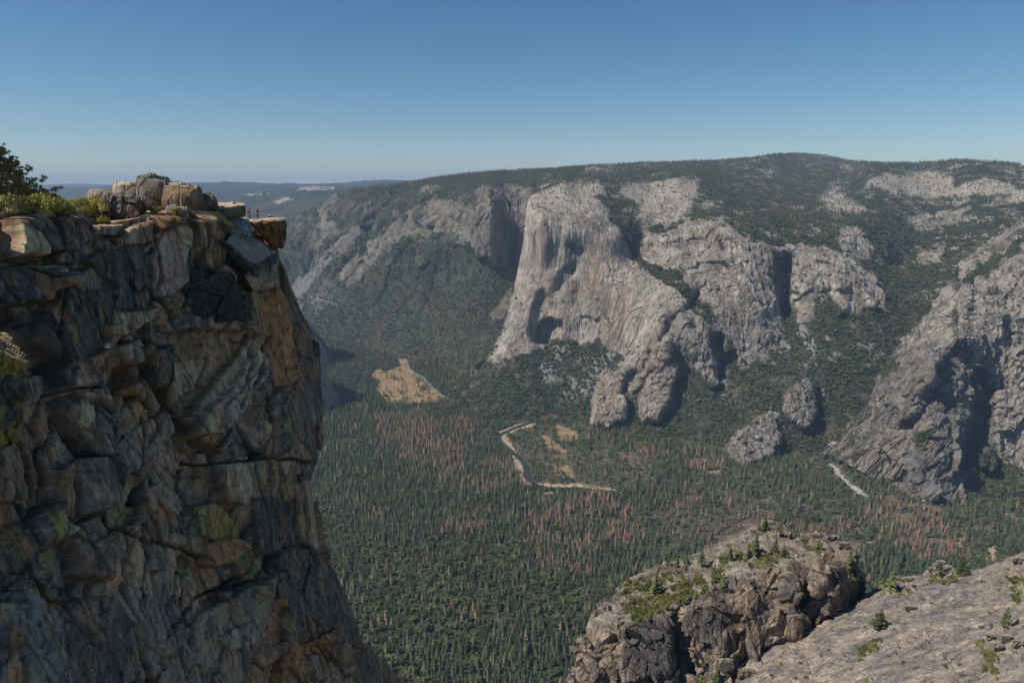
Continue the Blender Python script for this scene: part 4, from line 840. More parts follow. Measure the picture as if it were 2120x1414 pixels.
# ------------------------------------------------------------------ the pine at the left edge
def pine_left():
    Yd = 66.0; rg = np.random.default_rng(5); base = V(-70, 520, Yd+2); base = drop(base, [B_CL])
    r = root('pine_tree', 'dark pine reaching in from the left edge above the yellow shrubs', 'tree', base)
    b0 = np.array(base); top = np.array(V(-60, 285, Yd+2)); tr = [b0*(1-t)+top*t+np.array([.15*math.sin(t*5), 0, 0]) for t in np.linspace(0, 1, 12)]
    v, f = tube(tr, np.linspace(.28, .05, 12), 10); mesh_np('trunk', v-b0, f, M_BARK, parent=r)
    br = []; tc = []; td = []
    tips = [((-60, 296), (4, 308)), ((-60, 300), (14, 316)), ((-62, 312), (34, 338)), ((-62, 330), (62, 352)), ((-64, 350), (92, 372)), ((-64, 372), (122, 392)), ((-66, 385), (108, 410)), ((-66, 396), (70, 404)), ((-64, 340), (20, 345)), ((-64, 360), (40, 368)), ((-60, 300), (-10, 325)), ((-66, 404), (40, 398)), ((-60, 320), (48, 362)), ((-60, 380), (85, 392)), ((-62, 310), (-120, 330)), ((-62, 270), (-110, 280)), ((-62, 360), (-150, 380)), ((-62, 340), (-150, 345))]
    tips += [((-60+rg.uniform(-3, 3), 304+k*6.6), (rg.uniform(-14, 10)+k*8.2*rg.uniform(.6, 1), 318+k*6.4+rg.uniform(-5, 5))) for k in range(14)]
    for i, ((ax, ay), (bx, by)) in enumerate(tips):
        a = np.array(V(ax, ay, Yd+2)); b = np.array(V(bx, by, Yd+rg.uniform(-1.6, 1.6))); L = np.linalg.norm(b-a)
        pts = [a*(1-t)+b*t+np.array([0, 0, -.10*L*math.sin(t*math.pi)*.6])+rg.normal(size=3)*.03 for t in np.linspace(0, 1, 9)]
        br.append(tube(pts, np.linspace(.07, .012, 9), 5))
        for t in np.linspace(.2, 1, 21):
            p = a*(1-t)+b*t+np.array([0, 0, -.10*L*math.sin(t*math.pi)*.6])
            for q in range(2 if t < .95 else 3):
                e = rdir(1, rg)[0]*np.array([.7, 1, .75]); e[2] = e[2]*.9+.25; e = e+(b-a)/L*.45; l = rg.uniform(.15, .75)*(1.15-t*.5)
                tip = p+e*l; br.append(tube([p, (p+tip)/2+rg.normal(size=3)*.02, tip], [.014, .01, .006], 3)); tc.append(tip); td.append(e/np.linalg.norm(e))
    v, f = join(br); mesh_np('branches', v-b0, f, M_BARK, parent=r)
    tc = np.repeat(np.array(tc), 48, 0); td = np.repeat(np.array(td), 48, 0); n = len(tc); d = rdir(n, rg)*.85+td*.6+np.array([0, 0, .25]); d /= np.linalg.norm(d, axis=1, keepdims=True)
    l = rg.uniform(.15, .26, n); c = tc+d*.01-td*rg.uniform(0, .14, n)[:, None]; s = np.cross(d, rdir(n, rg)); s /= np.linalg.norm(s, axis=1, keepdims=True); w = .012
    P = np.stack([c-s*w, c+s*w, c+s*w*.4+d*l[:, None], c-s*w*.4+d*l[:, None]], 1).reshape(-1, 3)-b0
    mesh_np('needles', P, np.arange(n*4).reshape(-1, 4), M_PINE, parent=r, smooth=False)
pine_left()
# ------------------------------------------------------------------ the three people on the ledge
def skin(name, chains, material, parent, sub=2):
    """one continuous surface grown round a skeleton: chains = lists of (x, y, z, rx, ry); shared points join"""
    bm = bmesh.new(); lay = bm.verts.layers.skin.verify(); idx = {}
    for ch in chains:
        prev = None
        for (x, y, z, rx, ry) in ch:
            k = (round(x, 3), round(y, 3), round(z, 3))
            if k not in idx: v = bm.verts.new((x, y, z)); v[lay].radius = (rx, ry); idx[k] = v; v[lay].use_root = (len(idx) == 1)
            v = idx[k]
            if prev is not None and prev is not v:
                try: bm.edges.new((prev, v))
                except ValueError: pass
            prev = v
    me = bpy.data.meshes.new(name); bm.to_mesh(me); bm.free(); o = bpy.data.objects.new(name, me); C.objects.link(o)
    m = o.modifiers.new('skin', 'SKIN'); m.use_smooth_shade = True; s = o.modifiers.new('sub', 'SUBSURF'); s.levels = s.render_levels = sub
    dg = bpy.context.evaluated_depsgraph_get(); me2 = bpy.data.meshes.new_from_object(o.evaluated_get(dg)); o.modifiers.clear(); o.data = me2; me2.materials.clear(); me2.materials.append(material)
    if parent is not None: o.parent = parent
    return o
M_SKIN = mat('skin', (.45, .26, .17), rough=.6); M_HAIR = mat('dark_hair', (.018, .014, .012), rough=.6)
def cloth(n, c): return mat(n, build=lambda nt, b: nt.links.new(mixc(nt, noise_fac(nt, N(nt, 'ShaderNodeTexCoord').outputs['Object'], 9), tuple(a*.8 for a in c), tuple(min(1, a*1.2) for a in c)), b.inputs['Base Color']))
def standing(name, label, loc, rz, shirt, trousers, arms, pack=None, legs_bare=.28, hair='short', lean=0.0):
    r = root('person', label, 'person', loc, rz=rz)
    hip = .93; sh = 1.43
    def leg(s, dy): return [(0, 0, hip, .12, .10), (s*.095, 0, hip-.07, .092, .092), (s*.11, dy*.5+.02, .50, .060, .062), (s*.115, dy, .085, .040, .042), (s*.13, dy+.13, .035, .042, .028), (s*.135, dy+.19, .03, .034, .02)]
    body = [leg(-1, -.03), leg(1, .05), [(0, 0, hip, .12, .10), (0, 0, 1.12, .115, .085), (0, lean*.5, 1.30, .14, .095), (0, lean, sh, .09, .07), (0, lean+.01, 1.50, .048, .048), (0, lean+.02, 1.58, .07, .08), (0, lean+.025, 1.67, .078, .092), (0, lean+.02, 1.73, .05, .06)]]
    for s, el, wr in arms:
        a0 = (s*.17, lean, sh-.03, .052, .052); body.append([(0, lean, sh, .09, .07), a0, (*el, .040, .040), (*wr, .028, .028)])
        hx, hy, hz = wr; d = Vector(wr)-Vector(el); d.normalize(); side = d.cross(Vector((0, 0, 1))); side = side.normalized() if side.length > .1 else Vector((1, 0, 0)); w = Vector(wr)
        palm = w+d*.07; body.append([(*wr, .028, .028), (*palm, .036, .018)])
        for k, (o_, L) in enumerate(((-.027, .065), (-.009, .08), (.009, .075), (.027, .058))):
            b = palm+side*o_+d*.012; m1 = b+d*L*.5; e = m1+d*L*.3+Vector((0, 0, -L*.3)); body.append([(*palm, .036, .018), (*b, .010, .010), (*m1, .009, .009), (*e, .008, .008)])
        th = w+d*.03-side*.04*s; body.append([(*wr, .028, .028), (*th, .011, .011), (*(th+d*.045), .009, .009)])
    skin('body', body, M_SKIN, r)
    # face: nose, ears, eyes, mouth as small forms on the head
    skin('nose', [[(0, lean+.115, 1.66, .013, .014), (0, lean+.128, 1.635, .016, .014)]], M_SKIN, r, 1)
    for s in (-1, 1): skin('ear', [[(s*.082, lean+.02, 1.67, .012, .024), (s*.086, lean+.012, 1.64, .010, .02)]], M_SKIN, r, 1); skin('eye', [[(s*.03, lean+.103, 1.675, .010, .007), (s*.033, lean+.102, 1.675, .009, .006)]], M_HAIR, r, 1)
    skin('mouth', [[(-.02, lean+.105, 1.60, .008, .005), (.02, lean+.105, 1.60, .008, .005)]], cloth('lips', (.3, .1, .08)), r, 1)
    hc = [[(0, lean+.01, 1.745, .085, .095), (0, lean-.03, 1.70, .088, .075), (0, lean-.055, 1.63, .07, .045)]]
    if hair == 'tail': hc.append([(0, lean-.055, 1.63, .07, .045), (0, lean-.11, 1.62, .03, .03), (0, lean-.13, 1.52, .022, .022)])
    skin('hair', hc, M_HAIR, r, 2)
    t = [[(0, 0, hip-.02, .145, .12), (0, 0, 1.12, .138, .105), (0, lean*.5, 1.30, .162, .115), (0, lean, sh, .11, .085), (0, lean+.005, 1.475, .068, .06)]]
    for s, el, wr in arms:
        if shirt[1]: m = tuple(a+(b-a)*shirt[1] for a, b in zip((s*.17, lean, sh-.03), el)); t.append([(0, lean, sh, .11, .085), (s*.17, lean, sh-.03, .072, .07), (*m, .058, .058)])
    skin('shirt', t, shirt[0], r)
    z1 = legs_bare
    tl = [[(0, 0, hip+.05, .138, .115), (0, 0, hip-.03, .13, .115), (s*.098, 0, hip-.10, .108, .106), (s*.11, dy*.5+.02, .50, .076, .078), (s*.114, dy*(1-z1), max(z1, .12), .058, .06)] for s, dy in ((-1, -.03), (1, .05))]
    skin('trousers', tl, trousers, r)
    for s, dy in ((-1, -.03), (1, .05)): skin('shoe', [[(s*.118, dy-.03, .055, .05, .045), (s*.13, dy+.10, .04, .05, .035), (s*.138, dy+.2, .035, .04, .026)]], M_SHOE, r, 2)
    if pack:
        skin('backpack', [[(0, lean-.17, 1.02, .13, .085), (0, lean-.19, 1.2, .15, .10), (0, lean-.17, 1.40, .12, .08)]], pack, r, 2)
        for s in (-1, 1): skin('strap', [[(s*.09, lean-.12, 1.42, .02, .012), (s*.10, lean+.0, 1.515, .02, .012), (s*.095, lean+.115, 1.38, .02, .012), (s*.12, lean+.06, 1.15, .02, .012), (s*.12, lean-.12, 1.06, .02, .012)]], pack, r, 1)
    return r
M_SHOE = cloth('shoe_leather', (.10, .06, .045)); M_RED = cloth('red_cloth', (.75, .05, .03)); M_DKT = cloth('dark_maroon_cloth', (.05, .02, .035)); M_NAVY = cloth('navy_cloth', (.02, .022, .05)); M_JEAN = cloth('blue_grey_cloth', (.07, .085, .15)); M_PACK = cloth('dark_green_pack_cloth', (.018, .03, .022)); M_TEE = cloth('pale_cloth', (.35, .37, .36))
def ground(x, y, Yd): return drop(V(x, y, Yd), [B_CL]+B_ST, 1.0)
p1 = ground(517.5, 456, 103); p2 = ground(534, 453.5, 105)
standing('person', 'person in a red shirt with a dark backpack standing on the ledge', p1, math.radians(-70), (M_RED, .75), M_DKT, [(-1, (-.22, .12, 1.20), (-.08, .30, 1.36)), (1, (.22, .12, 1.19), (.08, .31, 1.34))], pack=M_PACK, legs_bare=.30)
standing('person', 'person in a dark top and blue-grey trousers standing on the ledge with bare arms', p2, math.radians(165), (M_NAVY, .3), M_JEAN, [(-1, (-.31, .0, 1.20), (-.17, .12, 1.06)), (1, (.31, .0, 1.20), (.17, .12, 1.06))], legs_bare=.36, hair='tail')
def sitting(label, loc, rz):
    r = root('person', label, 'person', loc, rz=rz); b = []
    for s in (-1, 1):
        b.append([(0, 0, .12, .13, .11), (s*.10, .02, .11, .095, .09), (s*.14, .42, .30, .065, .065), (s*.12, .62, .02, .045, .045), (s*.13, .74, .03, .04, .025)])
        b.append([(0, -.02, .60, .10, .08), (s*.18, -.02, .57, .055, .055), (s*.25, .14, .36, .042, .042), (s*.12, .36, .36, .030, .030), (s*.09, .43, .35, .034, .02)])
        for k in range(4): b.append([(s*.09, .43, .35, .034, .02), (s*.09+(k-1.5)*.017, .46, .35, .01, .01), (s*.09+(k-1.5)*.018, .50+.01*(k % 3), .335, .009, .009)])
        b.append([(s*.12, .36, .36, .030, .030), (s*.06, .40, .375, .011, .011), (s*.05, .44, .37, .009, .009)])
    b.append([(0, 0, .12, .13, .11), (0, -.06, .35, .12, .095), (0, -.02, .60, .10, .08), (0, .0, .68, .05, .05), (0, .02, .76, .072, .08), (0, .03, .84, .078, .09), (0, .02, .90, .05, .06)])
    skin('body', b, M_SKIN, r)
    skin('shirt', [[(0, -.01, .14, .15, .125), (0, -.06, .35, .145, .115), (0, -.02, .58, .12, .10), (0, .0, .645, .07, .065)]]+[[(0, -.02, .58, .12, .10), (s*.18, -.02, .57, .078, .075), (s*.22, .07, .46, .062, .062)] for s in (-1, 1)], M_TEE, r)
    skin('trousers', [[(0, 0, .12, .145, .12), (s*.10, .02, .12, .115, .105), (s*.14, .42, .30, .082, .08), (s*.125, .60, .08, .06, .06)] for s in (-1, 1)], M_NAVY, r)
    skin('backpack', [[(0, -.24, .16, .15, .09), (0, -.25, .34, .16, .10), (0, -.2, .50, .12, .08)]], M_PACK, r)
    skin('hair', [[(0, .01, .915, .085, .095), (0, -.03, .86, .09, .075), (0, -.045, .80, .072, .045)]], M_HAIR, r)
    skin('nose', [[(0, .12, .83, .013, .014), (0, .132, .808, .016, .014)]], M_SKIN, r, 1)
    for s in (-1, 1): skin('ear', [[(s*.082, .02, .84, .012, .024), (s*.086, .012, .81, .010, .02)]], M_SKIN, r, 1); skin('eye', [[(s*.03, .11, .845, .010, .007), (s*.033, .109, .845, .009, .006)]], M_HAIR, r, 1); skin('shoe', [[(s*.12, .60, .03, .05, .04), (s*.135, .78, .03, .042, .028)]], M_SHOE, r, 1)
sitting('person sitting on the slab at the cliff edge, seen from behind', ground(558.5, 452, 107)+Vector((0, 0, -.16)), math.radians(-15))
# ------------------------------------------------------------------ GROUND COVER OF THE VALLEY FLOOR: meadows, river, sand, road
def fpt(px, py): return world(px, py, floorY(px, py))
def patch(name, mask, box, cell, lift, colf, rough=.95, mat_=None, label=None, wob=1):
    x0, y0, x1, y1 = box; c = fpt(np.array([x0, x1, x0, x1]), np.array([y0, y0, y1, y1]))
    X, Yy = np.meshgrid(np.arange(c[:, 0].min(), c[:, 0].max(), cell), np.arange(c[:, 1].min(), c[:, 1].max(), cell))
    P = np.stack([X, Yy, floorz(X, Yy)+lift], -1); w = 9*noise(P/22, 4)+5*noise(P/8, 5); Pw = P+wob*np.stack([w, 9*noise(P/22, 14)+5*noise(P/8, 15), 0*w], -1)
    qx, qy = project(Pw); m = mask(qx, qy); f = grid_faces(*X.shape); fm = m.ravel()[f].all(1); f = f[fm]
    u, inv = np.unique(f, return_inverse=True)
    o = mesh_np(name, P.reshape(-1, 3)[u], inv.reshape(-1, 4), mat_ or M_SOIL, col=colf(P).reshape(-1, 3)[u]); o['kind'] = 'structure'
    return o
def nearline(ln, wd):
    """inside a band of given half width in metres around a line drawn on the floor"""
    L = [fpt(a, b)[:2] for a, b in ln]
    def m(px, py):
        q = fpt(px, np.maximum(py, 450)); r = np.full(px.shape, 9e9)
        for k in range(len(L)-1):
            a, b = L[k], L[k+1]; d = b-a; t = np.clip(((q[..., 0]-a[0])*d[0]+(q[..., 1]-a[1])*d[1])/(d@d), 0, 1)
            r = np.minimum(r, np.hypot(q[..., 0]-a[0]-t*d[0], q[..., 1]-a[1]-t*d[1]))
        return r < wd
    return m
def smooth(pts, n=9):
    p = np.array(pts, float); p = np.vstack([2*p[0]-p[1], p, 2*p[-1]-p[-2]]); out = []
    for i in range(1, len(p)-2):
        for t in np.arange(n)/n: out.append(tuple(.5*((2*p[i])+(-p[i-1]+p[i+1])*t+(2*p[i-1]-5*p[i]+4*p[i+1]-p[i+2])*t*t+(-p[i-1]+3*p[i]-3*p[i+1]+p[i+2])*t**3)))
    return out+[tuple(p[-2])]
def pm(*polys):
    def m(px, py):
        r = np.zeros(px.shape, bool)
        for p in polys: r |= inpoly(px, py, p)
        return r
    return m
GOLD = np.array([.31, .215, .115]); SAND = np.array([.40, .30, .20])
MEAD = [[(766, 778), (780, 762), (800, 768), (820, 760), (845, 748), (852, 765), (872, 782), (905, 810), (932, 827), (900, 832), (860, 836), (825, 838), (800, 832), (775, 808), (782, 795)]]
MEAD2 = [[(1138, 877), (1160, 880), (1190, 893), (1204, 905), (1190, 915), (1160, 912), (1150, 895)], [(1110, 893), (1130, 900), (1180, 935), (1170, 940), (1130, 925)], [(1140, 960), (1180, 965), (1195, 990), (1150, 985)]]
GAPS = [[(1460, 974), (1496, 972), (1490, 980), (1462, 980)], [(1868, 1190), (1895, 1188), (1905, 1200), (1880, 1212)], [(822, 744), (842, 742), (850, 752), (828, 755)], [(640, 700), (660, 700), (655, 715), (640, 712)], [(1790, 1120), (1810, 1118), (1808, 1126), (1790, 1128)], [(1220, 1010), (1270, 1014), (1240, 1022)], [(1118, 1020), (1150, 1016), (1145, 1028), (1120, 1030)]]
SANDP = [[(1056, 940), (1068, 940), (1088, 962), (1086, 978), (1070, 976), (1062, 962)], [(1032, 905), (1034, 892), (1070, 878), (1108, 871), (1110, 881), (1078, 889), (1050, 901), (1062, 925), (1074, 938), (1058, 938), (1040, 919)], [(1078, 976), (1092, 994), (1122, 1002), (1105, 1007), (1084, 1004), (1074, 990)], [(2045, 1130), (2062, 1128), (2066, 1150), (2052, 1170), (2046, 1150)], [(1072, 838), (1092, 843), (1112, 860), (1104, 862), (1085, 850), (1070, 845)], [(1120, 1000), (1200, 1003), (1280, 1016), (1230, 1013), (1130, 1009)]]
RIV = [(1112, 862), (1106, 872), (1070, 884), (1044, 896), (1032, 904), (1042, 920), (1064, 938), (1086, 960), (1090, 975), (1092, 990), (1120, 1008), (1160, 1011), (1213, 1012), (1278, 1020)]
BANK = smooth([(1112, 871), (1080, 878), (1050, 889), (1036, 902), (1044, 920), (1064, 938), (1076, 955), (1080, 975), (1090, 995), (1118, 1004), (1160, 1006), (1210, 1003), (1250, 1010), (1282, 1019)])
RIV = smooth(RIV)
RIV2 = [(752, 770), (742, 795), (738, 812), (746, 832), (752, 842)]
ROADL = smooth([(822, 742), (838, 750), (852, 768), (874, 780), (893, 800), (915, 818), (934, 828), (962, 830)]); ROAD2 = [(1130, 1008), (1250, 1010), (1300, 1020)]
def gcol(base, v=.3, sc=14): return lambda P: np.clip(base*(1+v*fbm(P, sc, 4, 3))[..., None], 0, 1)
def meadc(P): return lerp(gcol(GOLD, .35)(P), np.array([.14, .135, .06]), ss(.1, .4, fbm(P, 45, 3, 9))*.6)
patch('meadow', pm(*MEAD), (755, 735, 945, 850), 5, .8, meadc)
patch('meadow', pm(*MEAD2), (1095, 870, 1215, 995), 4, .8, meadc)
patch('clearing', pm(*GAPS), (640, 695, 1910, 1215), 5, .7, gcol(SAND*.85, .3))
patch('sandbar', pm(*SANDP), (1015, 830, 2080, 1180), 3, 1.0, gcol(SAND, .2))
M_WAT = mat('river_water', (.018, .032, .032), rough=.12, spec=.5)
patch('sandbar', nearline(BANK, 6.5), (1015, 850, 1300, 1030), 2.5, .9, gcol(SAND, .3), wob=.9)
patch('river', nearline(RIV, 13), (1015, 850, 1290, 1030), 3, 1.3, gcol(np.array([.02, .03, .03])), mat_=M_WAT, wob=.3)
patch('river', nearline(RIV2, 11), (725, 760, 765, 850), 3, 1.3, gcol(np.array([.02, .03, .03])), mat_=M_WAT, wob=.3)
patch('road', nearline(ROADL, 7.5), (815, 735, 965, 840), 3.5, 1.1, gcol(np.array([.30, .28, .26]), .1), wob=.15)
patch('boulder_bed', nearline(smooth([p for p in CREEK if p[1] > 950]), 11), (1700, 945, 1830, 1045), 2.5, 1.6, gcol(np.array([.42, .39, .35]), .7, 6), wob=1.1)
# ------------------------------------------------------------------ tree kinds
def conifer_mesh(h, r, whorls, seed, gap=0., droop=.25, lop=.15, nf=9):
    rg = np.random.default_rng(seed); V_, F_ = [], []; o = 0; az = rg.uniform(0, 6.28)
    for i in range(whorls):
        t = (i+rg.uniform(-.3, .3))/whorls; z = h*(.10+.88*t); rr = r*(1-t)**.8*(.75+.25*math.sin(i*1.7+seed))+.25
        if t < .12: rr *= .65
        for k in range(nf if t < .8 else 5):
            if rg.random() < gap: continue
            a = az+k*6.283/nf+rg.uniform(-.35, .35); L = rr*rg.uniform(.6, 1.15)*(1+lop*math.sin(a*2+seed)); zz = z+rg.uniform(-.5, .5)*h/whorls
            d = np.array([math.cos(a), math.sin(a), 0]); s = np.array([-d[1], d[0], 0]); w = max(.35, L*.36)
            p0 = np.array([0, 0, zz]); p1 = d*L*.55+[0, 0, zz+L*.04]; p2 = d*L+[0, 0, zz-L*droop]
            V_ += [p0-s*w*.15, p0+s*w*.15, p1-s*w*.9+[0, 0, -.25*w], p1+[0, 0, .18*w], p1+s*w*.9+[0, 0, -.25*w], p2]
            F_ += [(o, o+3, o+2, o+2), (o, o+1, o+4, o+3), (o+2, o+3, o+5, o+5), (o+3, o+4, o+5, o+5)]; o += 6
        az += 2.4
    F_ = np.array(F_); tri = np.concatenate([F_[F_[:, 2] == F_[:, 3]][:, :3], F_[F_[:, 2] != F_[:, 3]][:, [0, 1, 2]], F_[F_[:, 2] != F_[:, 3]][:, [0, 2, 3]]])
    v = np.array(V_); n = len(v); tp = np.array([[0, 0, h*1.02], [.35, 0, h*.93], [-.18, .3, h*.93], [-.18, -.3, h*.93]])
    return np.concatenate([v, tp]), np.concatenate([tri, [[n, n+1, n+2], [n, n+2, n+3], [n, n+3, n+1]]])
def oak_mesh(h, r, n, seed):
    rg = np.random.default_rng(seed); L = 11; c = np.c_[rg.normal(size=(L, 2))*r*.42, rg.uniform(.42, .82, L)*h]; rad = rg.uniform(.3, .52, L)*r
    k = rg.integers(0, L, n); d = rdir(n, rg); d[:, 2] = np.abs(d[:, 2])-.25; p = c[k]+d*(rad[k]*rg.uniform(.75, 1.05, n))[:, None]
    nr = d+rdir(n, rg)*.5; nr /= np.linalg.norm(nr, axis=1, keepdims=True); v, f = quads(p, nr, rdir(n, rg), r*.10*rg.uniform(.6, 1.2, n), r*.16*rg.uniform(.6, 1.2, n))
    return v, np.concatenate([f[:, :3], f[:, [0, 2, 3]]])
def trunk_mesh(h, r, limbs=0, seed=0, R=3):
    rg = np.random.default_rng(seed); t = np.linspace(0, 1, 7); out = [tube(np.c_[.15*np.sin(t*4+seed), .12*np.cos(t*3), t*h-.6], r*(1-t*.85), 7)]
    for k in range(limbs):
        a = rg.uniform(0, 6.28); z = h*rg.uniform(.35, .8); l = R*rg.uniform(.5, .9); e = np.array([math.cos(a)*l, math.sin(a)*l, l*.5])
        out.append(tube([(0, 0, z), e*.5+[0, 0, z+.2], e+[0, 0, z]], [r*.45, r*.3, r*.1], 5))
    return join(out)
def make_tree(name, label, cat, crown, trunk, material, group, cname='crown'):
    r = root(name, label, cat, (0, 0, 0), group); mesh_np(cname, *crown, material, parent=r, smooth=False); mesh_np('trunk', *trunk, M_BARK, parent=r); return r
GC = 'conifers at the near edge of the valley forest'; GD = 'dead rust-brown conifers near the foot of the cliff'; GO = 'leafy oaks at the near edge of the valley forest'
LC = ['tall dark green conifer in the near part of the valley forest', 'slender dark conifer standing among oaks in the near valley forest', 'broad full-crowned conifer in the near part of the valley forest']
PROT = [make_tree('conifer_tree', LC[0], 'tree', conifer_mesh(33, 6.2, 17, 1), trunk_mesh(33, .55), M_CON, GC), make_tree('conifer_tree', LC[1], 'tree', conifer_mesh(36, 5.2, 19, 2), trunk_mesh(35, .5), M_CON, GC), make_tree('conifer_tree', LC[2], 'tree', conifer_mesh(29, 7.4, 14, 3, lop=.25), trunk_mesh(29, .6), M_CON, GC),
        make_tree('dead_conifer_tree', 'rust-brown dead conifer still holding its needles, in the near valley forest', 'dead tree', conifer_mesh(31, 5.4, 17, 4, gap=.1), trunk_mesh(32, .45), M_DEAD, GD), make_tree('dead_conifer_tree', 'thin grey-brown dead conifer with sparse twigs, in the near valley forest', 'dead tree', conifer_mesh(30, 4.6, 16, 5, gap=.25), trunk_mesh(31, .45), M_GREY, GD),
        make_tree('oak_tree', 'rounded green oak crown in the near part of the valley forest', 'tree', oak_mesh(15, 9, 620, 6), trunk_mesh(8, .5, 6, 1, 4), M_OAK, GO), make_tree('oak_tree', 'low spreading green oak in the near part of the valley forest', 'tree', oak_mesh(12, 7.5, 560, 7), trunk_mesh(6, .4, 6, 2, 3.5), M_OAK, GO)]
# ------------------------------------------------------------------ where the valley trees stand
DEADP = [[(760, 850), (860, 852), (910, 900), (890, 950), (790, 905)], [(815, 925), (960, 912), (1015, 985), (965, 1012), (850, 985)], [(850, 862), (990, 868), (985, 905), (860, 905)], [(950, 975), (1060, 945), (1085, 1000), (1000, 1025)], [(1060, 1070), (1150, 1020), (1250, 1015), (1340, 1090), (1290, 1160), (1180, 1200), (1100, 1150)], [(900, 1078), (1010, 1066), (1000, 1115), (900, 1115)], [(1340, 1060), (1450, 1030), (1560, 1040), (1620, 1080), (1520, 1115), (1400, 1120)], [(1780, 1060), (1870, 1035), (1990, 1090), (2010, 1160), (1900, 1160)], [(640, 680), (760, 690), (880, 735), (870, 765), (760, 720)], [(915, 765), (1015, 775), (1030, 812), (930, 805)], [(1160, 840), (1250, 850), (1240, 870), (1150, 860)], [(1290, 930), (1360, 920), (1360, 950), (1300, 950)], [(1420, 930), (1500, 960), (1480, 985), (1400, 960)], [(1660, 930), (1690, 935), (1690, 965), (1665, 960)], [(1640, 1090), (1760, 1090), (1760, 1130), (1650, 1120)]]
def forest_floor():
    s = 12.2; ys = np.arange(1120, 5400, s); out = []
    for i, y in enumerate(ys):
        s2 = s*(1+.35*ss(3000, 4500, y)); xs = np.arange(-.86*y, .86*y, s2); out.append(np.c_[xs+RNG.uniform(-.48, .48, len(xs))*s2, y+RNG.uniform(-.48, .48, len(xs))*s2])
    q = np.concatenate(out); x, y = q.T; P = np.stack([x, y, floorz(x, y)], -1); px, py = project(P)
    ok = (px > 560) & (px < 2200) & (py < 1460)
    P, px, py = P[ok], px[ok], py[ok]
    hid = ((px > EL(py)-5) & (P[:, 1] > Ef(px, py)-4)) | ((px < 1260) & (P[:, 1] > Wf(px, py)-4)) | ((px > RL(py)) & (P[:, 1] > Rf(px, py)-4))
    P, px, py = P[~hid], px[~hid], py[~hid]
    opn, east = floor_masks(px, py, P); dens = 1-.8*opn*(.25+.75*east)-.18*east
    w = 9*noise(P/22, 4); qx, qy = px+w*.35, py+w*.15
    md = pm(*MEAD, *MEAD2)(qx, qy); thn = pm([(1045, 905), (1100, 880), (1210, 870), (1290, 930), (1400, 960), (1330, 1010), (1120, 1005)], [(1290, 1080), (1400, 1040), (1600, 1060), (1560, 1110), (1400, 1130)])(qx, qy); dens = np.where(thn, dens*.5, dens); edge_ = pm(*MEAD, *MEAD2)(qx+14*noise(P/30, 61), qy+7*noise(P/30, 62)); dens = np.where(md, np.where(edge_, .06+.35*ss(.15, .4, fbm(P, 45, 3, 9)), .5), dens); dens = np.where(pm(*SANDP, *GAPS)(qx, qy), 0, dens)
    dens = np.where(nearline(RIV, 15)(px, py) | nearline(BANK, 12)(px, py) | nearline(ROADL, 9)(px, py) | nearline(RIV2, 13)(px, py) | (creekd(px, py) < 11), 0, dens)
    k = RNG.random(len(P)) < dens; P, px, py = P[k], px[k], py[k]
    qx, qy = px+25*fbm(P, 90, 3, 3), py+12*fbm(P, 90, 3, 13)
    dd = pm(*DEADP)(qx, qy); pdead = np.where(dd, .16+.72*ss(-.30, .08, fbm(P, 75, 4, 35)), .05+.25*ss(.12, .45, fbm(P, 110, 4, 33))); pdead *= 1-.3*ss(1250, 1400, py)
    u = RNG.random(len(P)); dead = u < pdead
    oakn = fbm(P, 110, 4, 43)+.42*ss(980, 1250, py)*ss(1350, 900, px)-.08
    oak = ~dead & (RNG.random(len(P)) < ss(-.02, .28, oakn)*.85)
    kind = np.where(dead, np.where(RNG.random(len(P)) < .72, 3, 4), np.where(oak, 5+(RNG.random(len(P)) < .5), RNG.integers(0, 3, len(P))))
    scl = RNG.beta(2.2, 2.6, len(P))*1.0+.45*(1-.25*ss(.0, .4, fbm(P, 60, 2, 53)))
    return P, px, py, kind, scl
FP, Fx, Fy, Fk, Fs = forest_floor()
vis = (Fx > CL_R(Fy)+6) & (Fx < 2125) & (Fy > 700) & (Fy < np.where(Fx > 1180, np.minimum(np.where(Fx < 1792, OT(Fx), 9999), np.where(Fx > 1500, ST_(Fx), 9999))+2, 1445))
size = Fs/np.linalg.norm(FP, axis=1)*vis
single = np.zeros(len(FP), bool)
for kinds, n in (((0, 1, 2), 300), ((3, 4), 220), ((5, 6), 260)):
    idx = np.where(np.isin(Fk, kinds))[0]; single[idx[np.argsort(-size[idx])[:n]]] = True
usedp = set()
for i in np.where(single)[0]:
    k = int(Fk[i]); p = PROT[k]; loc = tuple(FP[i]); s = float(Fs[i]); rz = float(RNG.uniform(0, 6.28)); sc3 = (s*float(RNG.uniform(.85, 1.2)), s*float(RNG.uniform(.85, 1.2)), s)
    if k in usedp: copy_thing(p, loc, p['label'], sc3, rz)
    else: usedp.add(k); p.location = loc; p.scale = sc3; p.rotation_euler = (0, 0, rz)
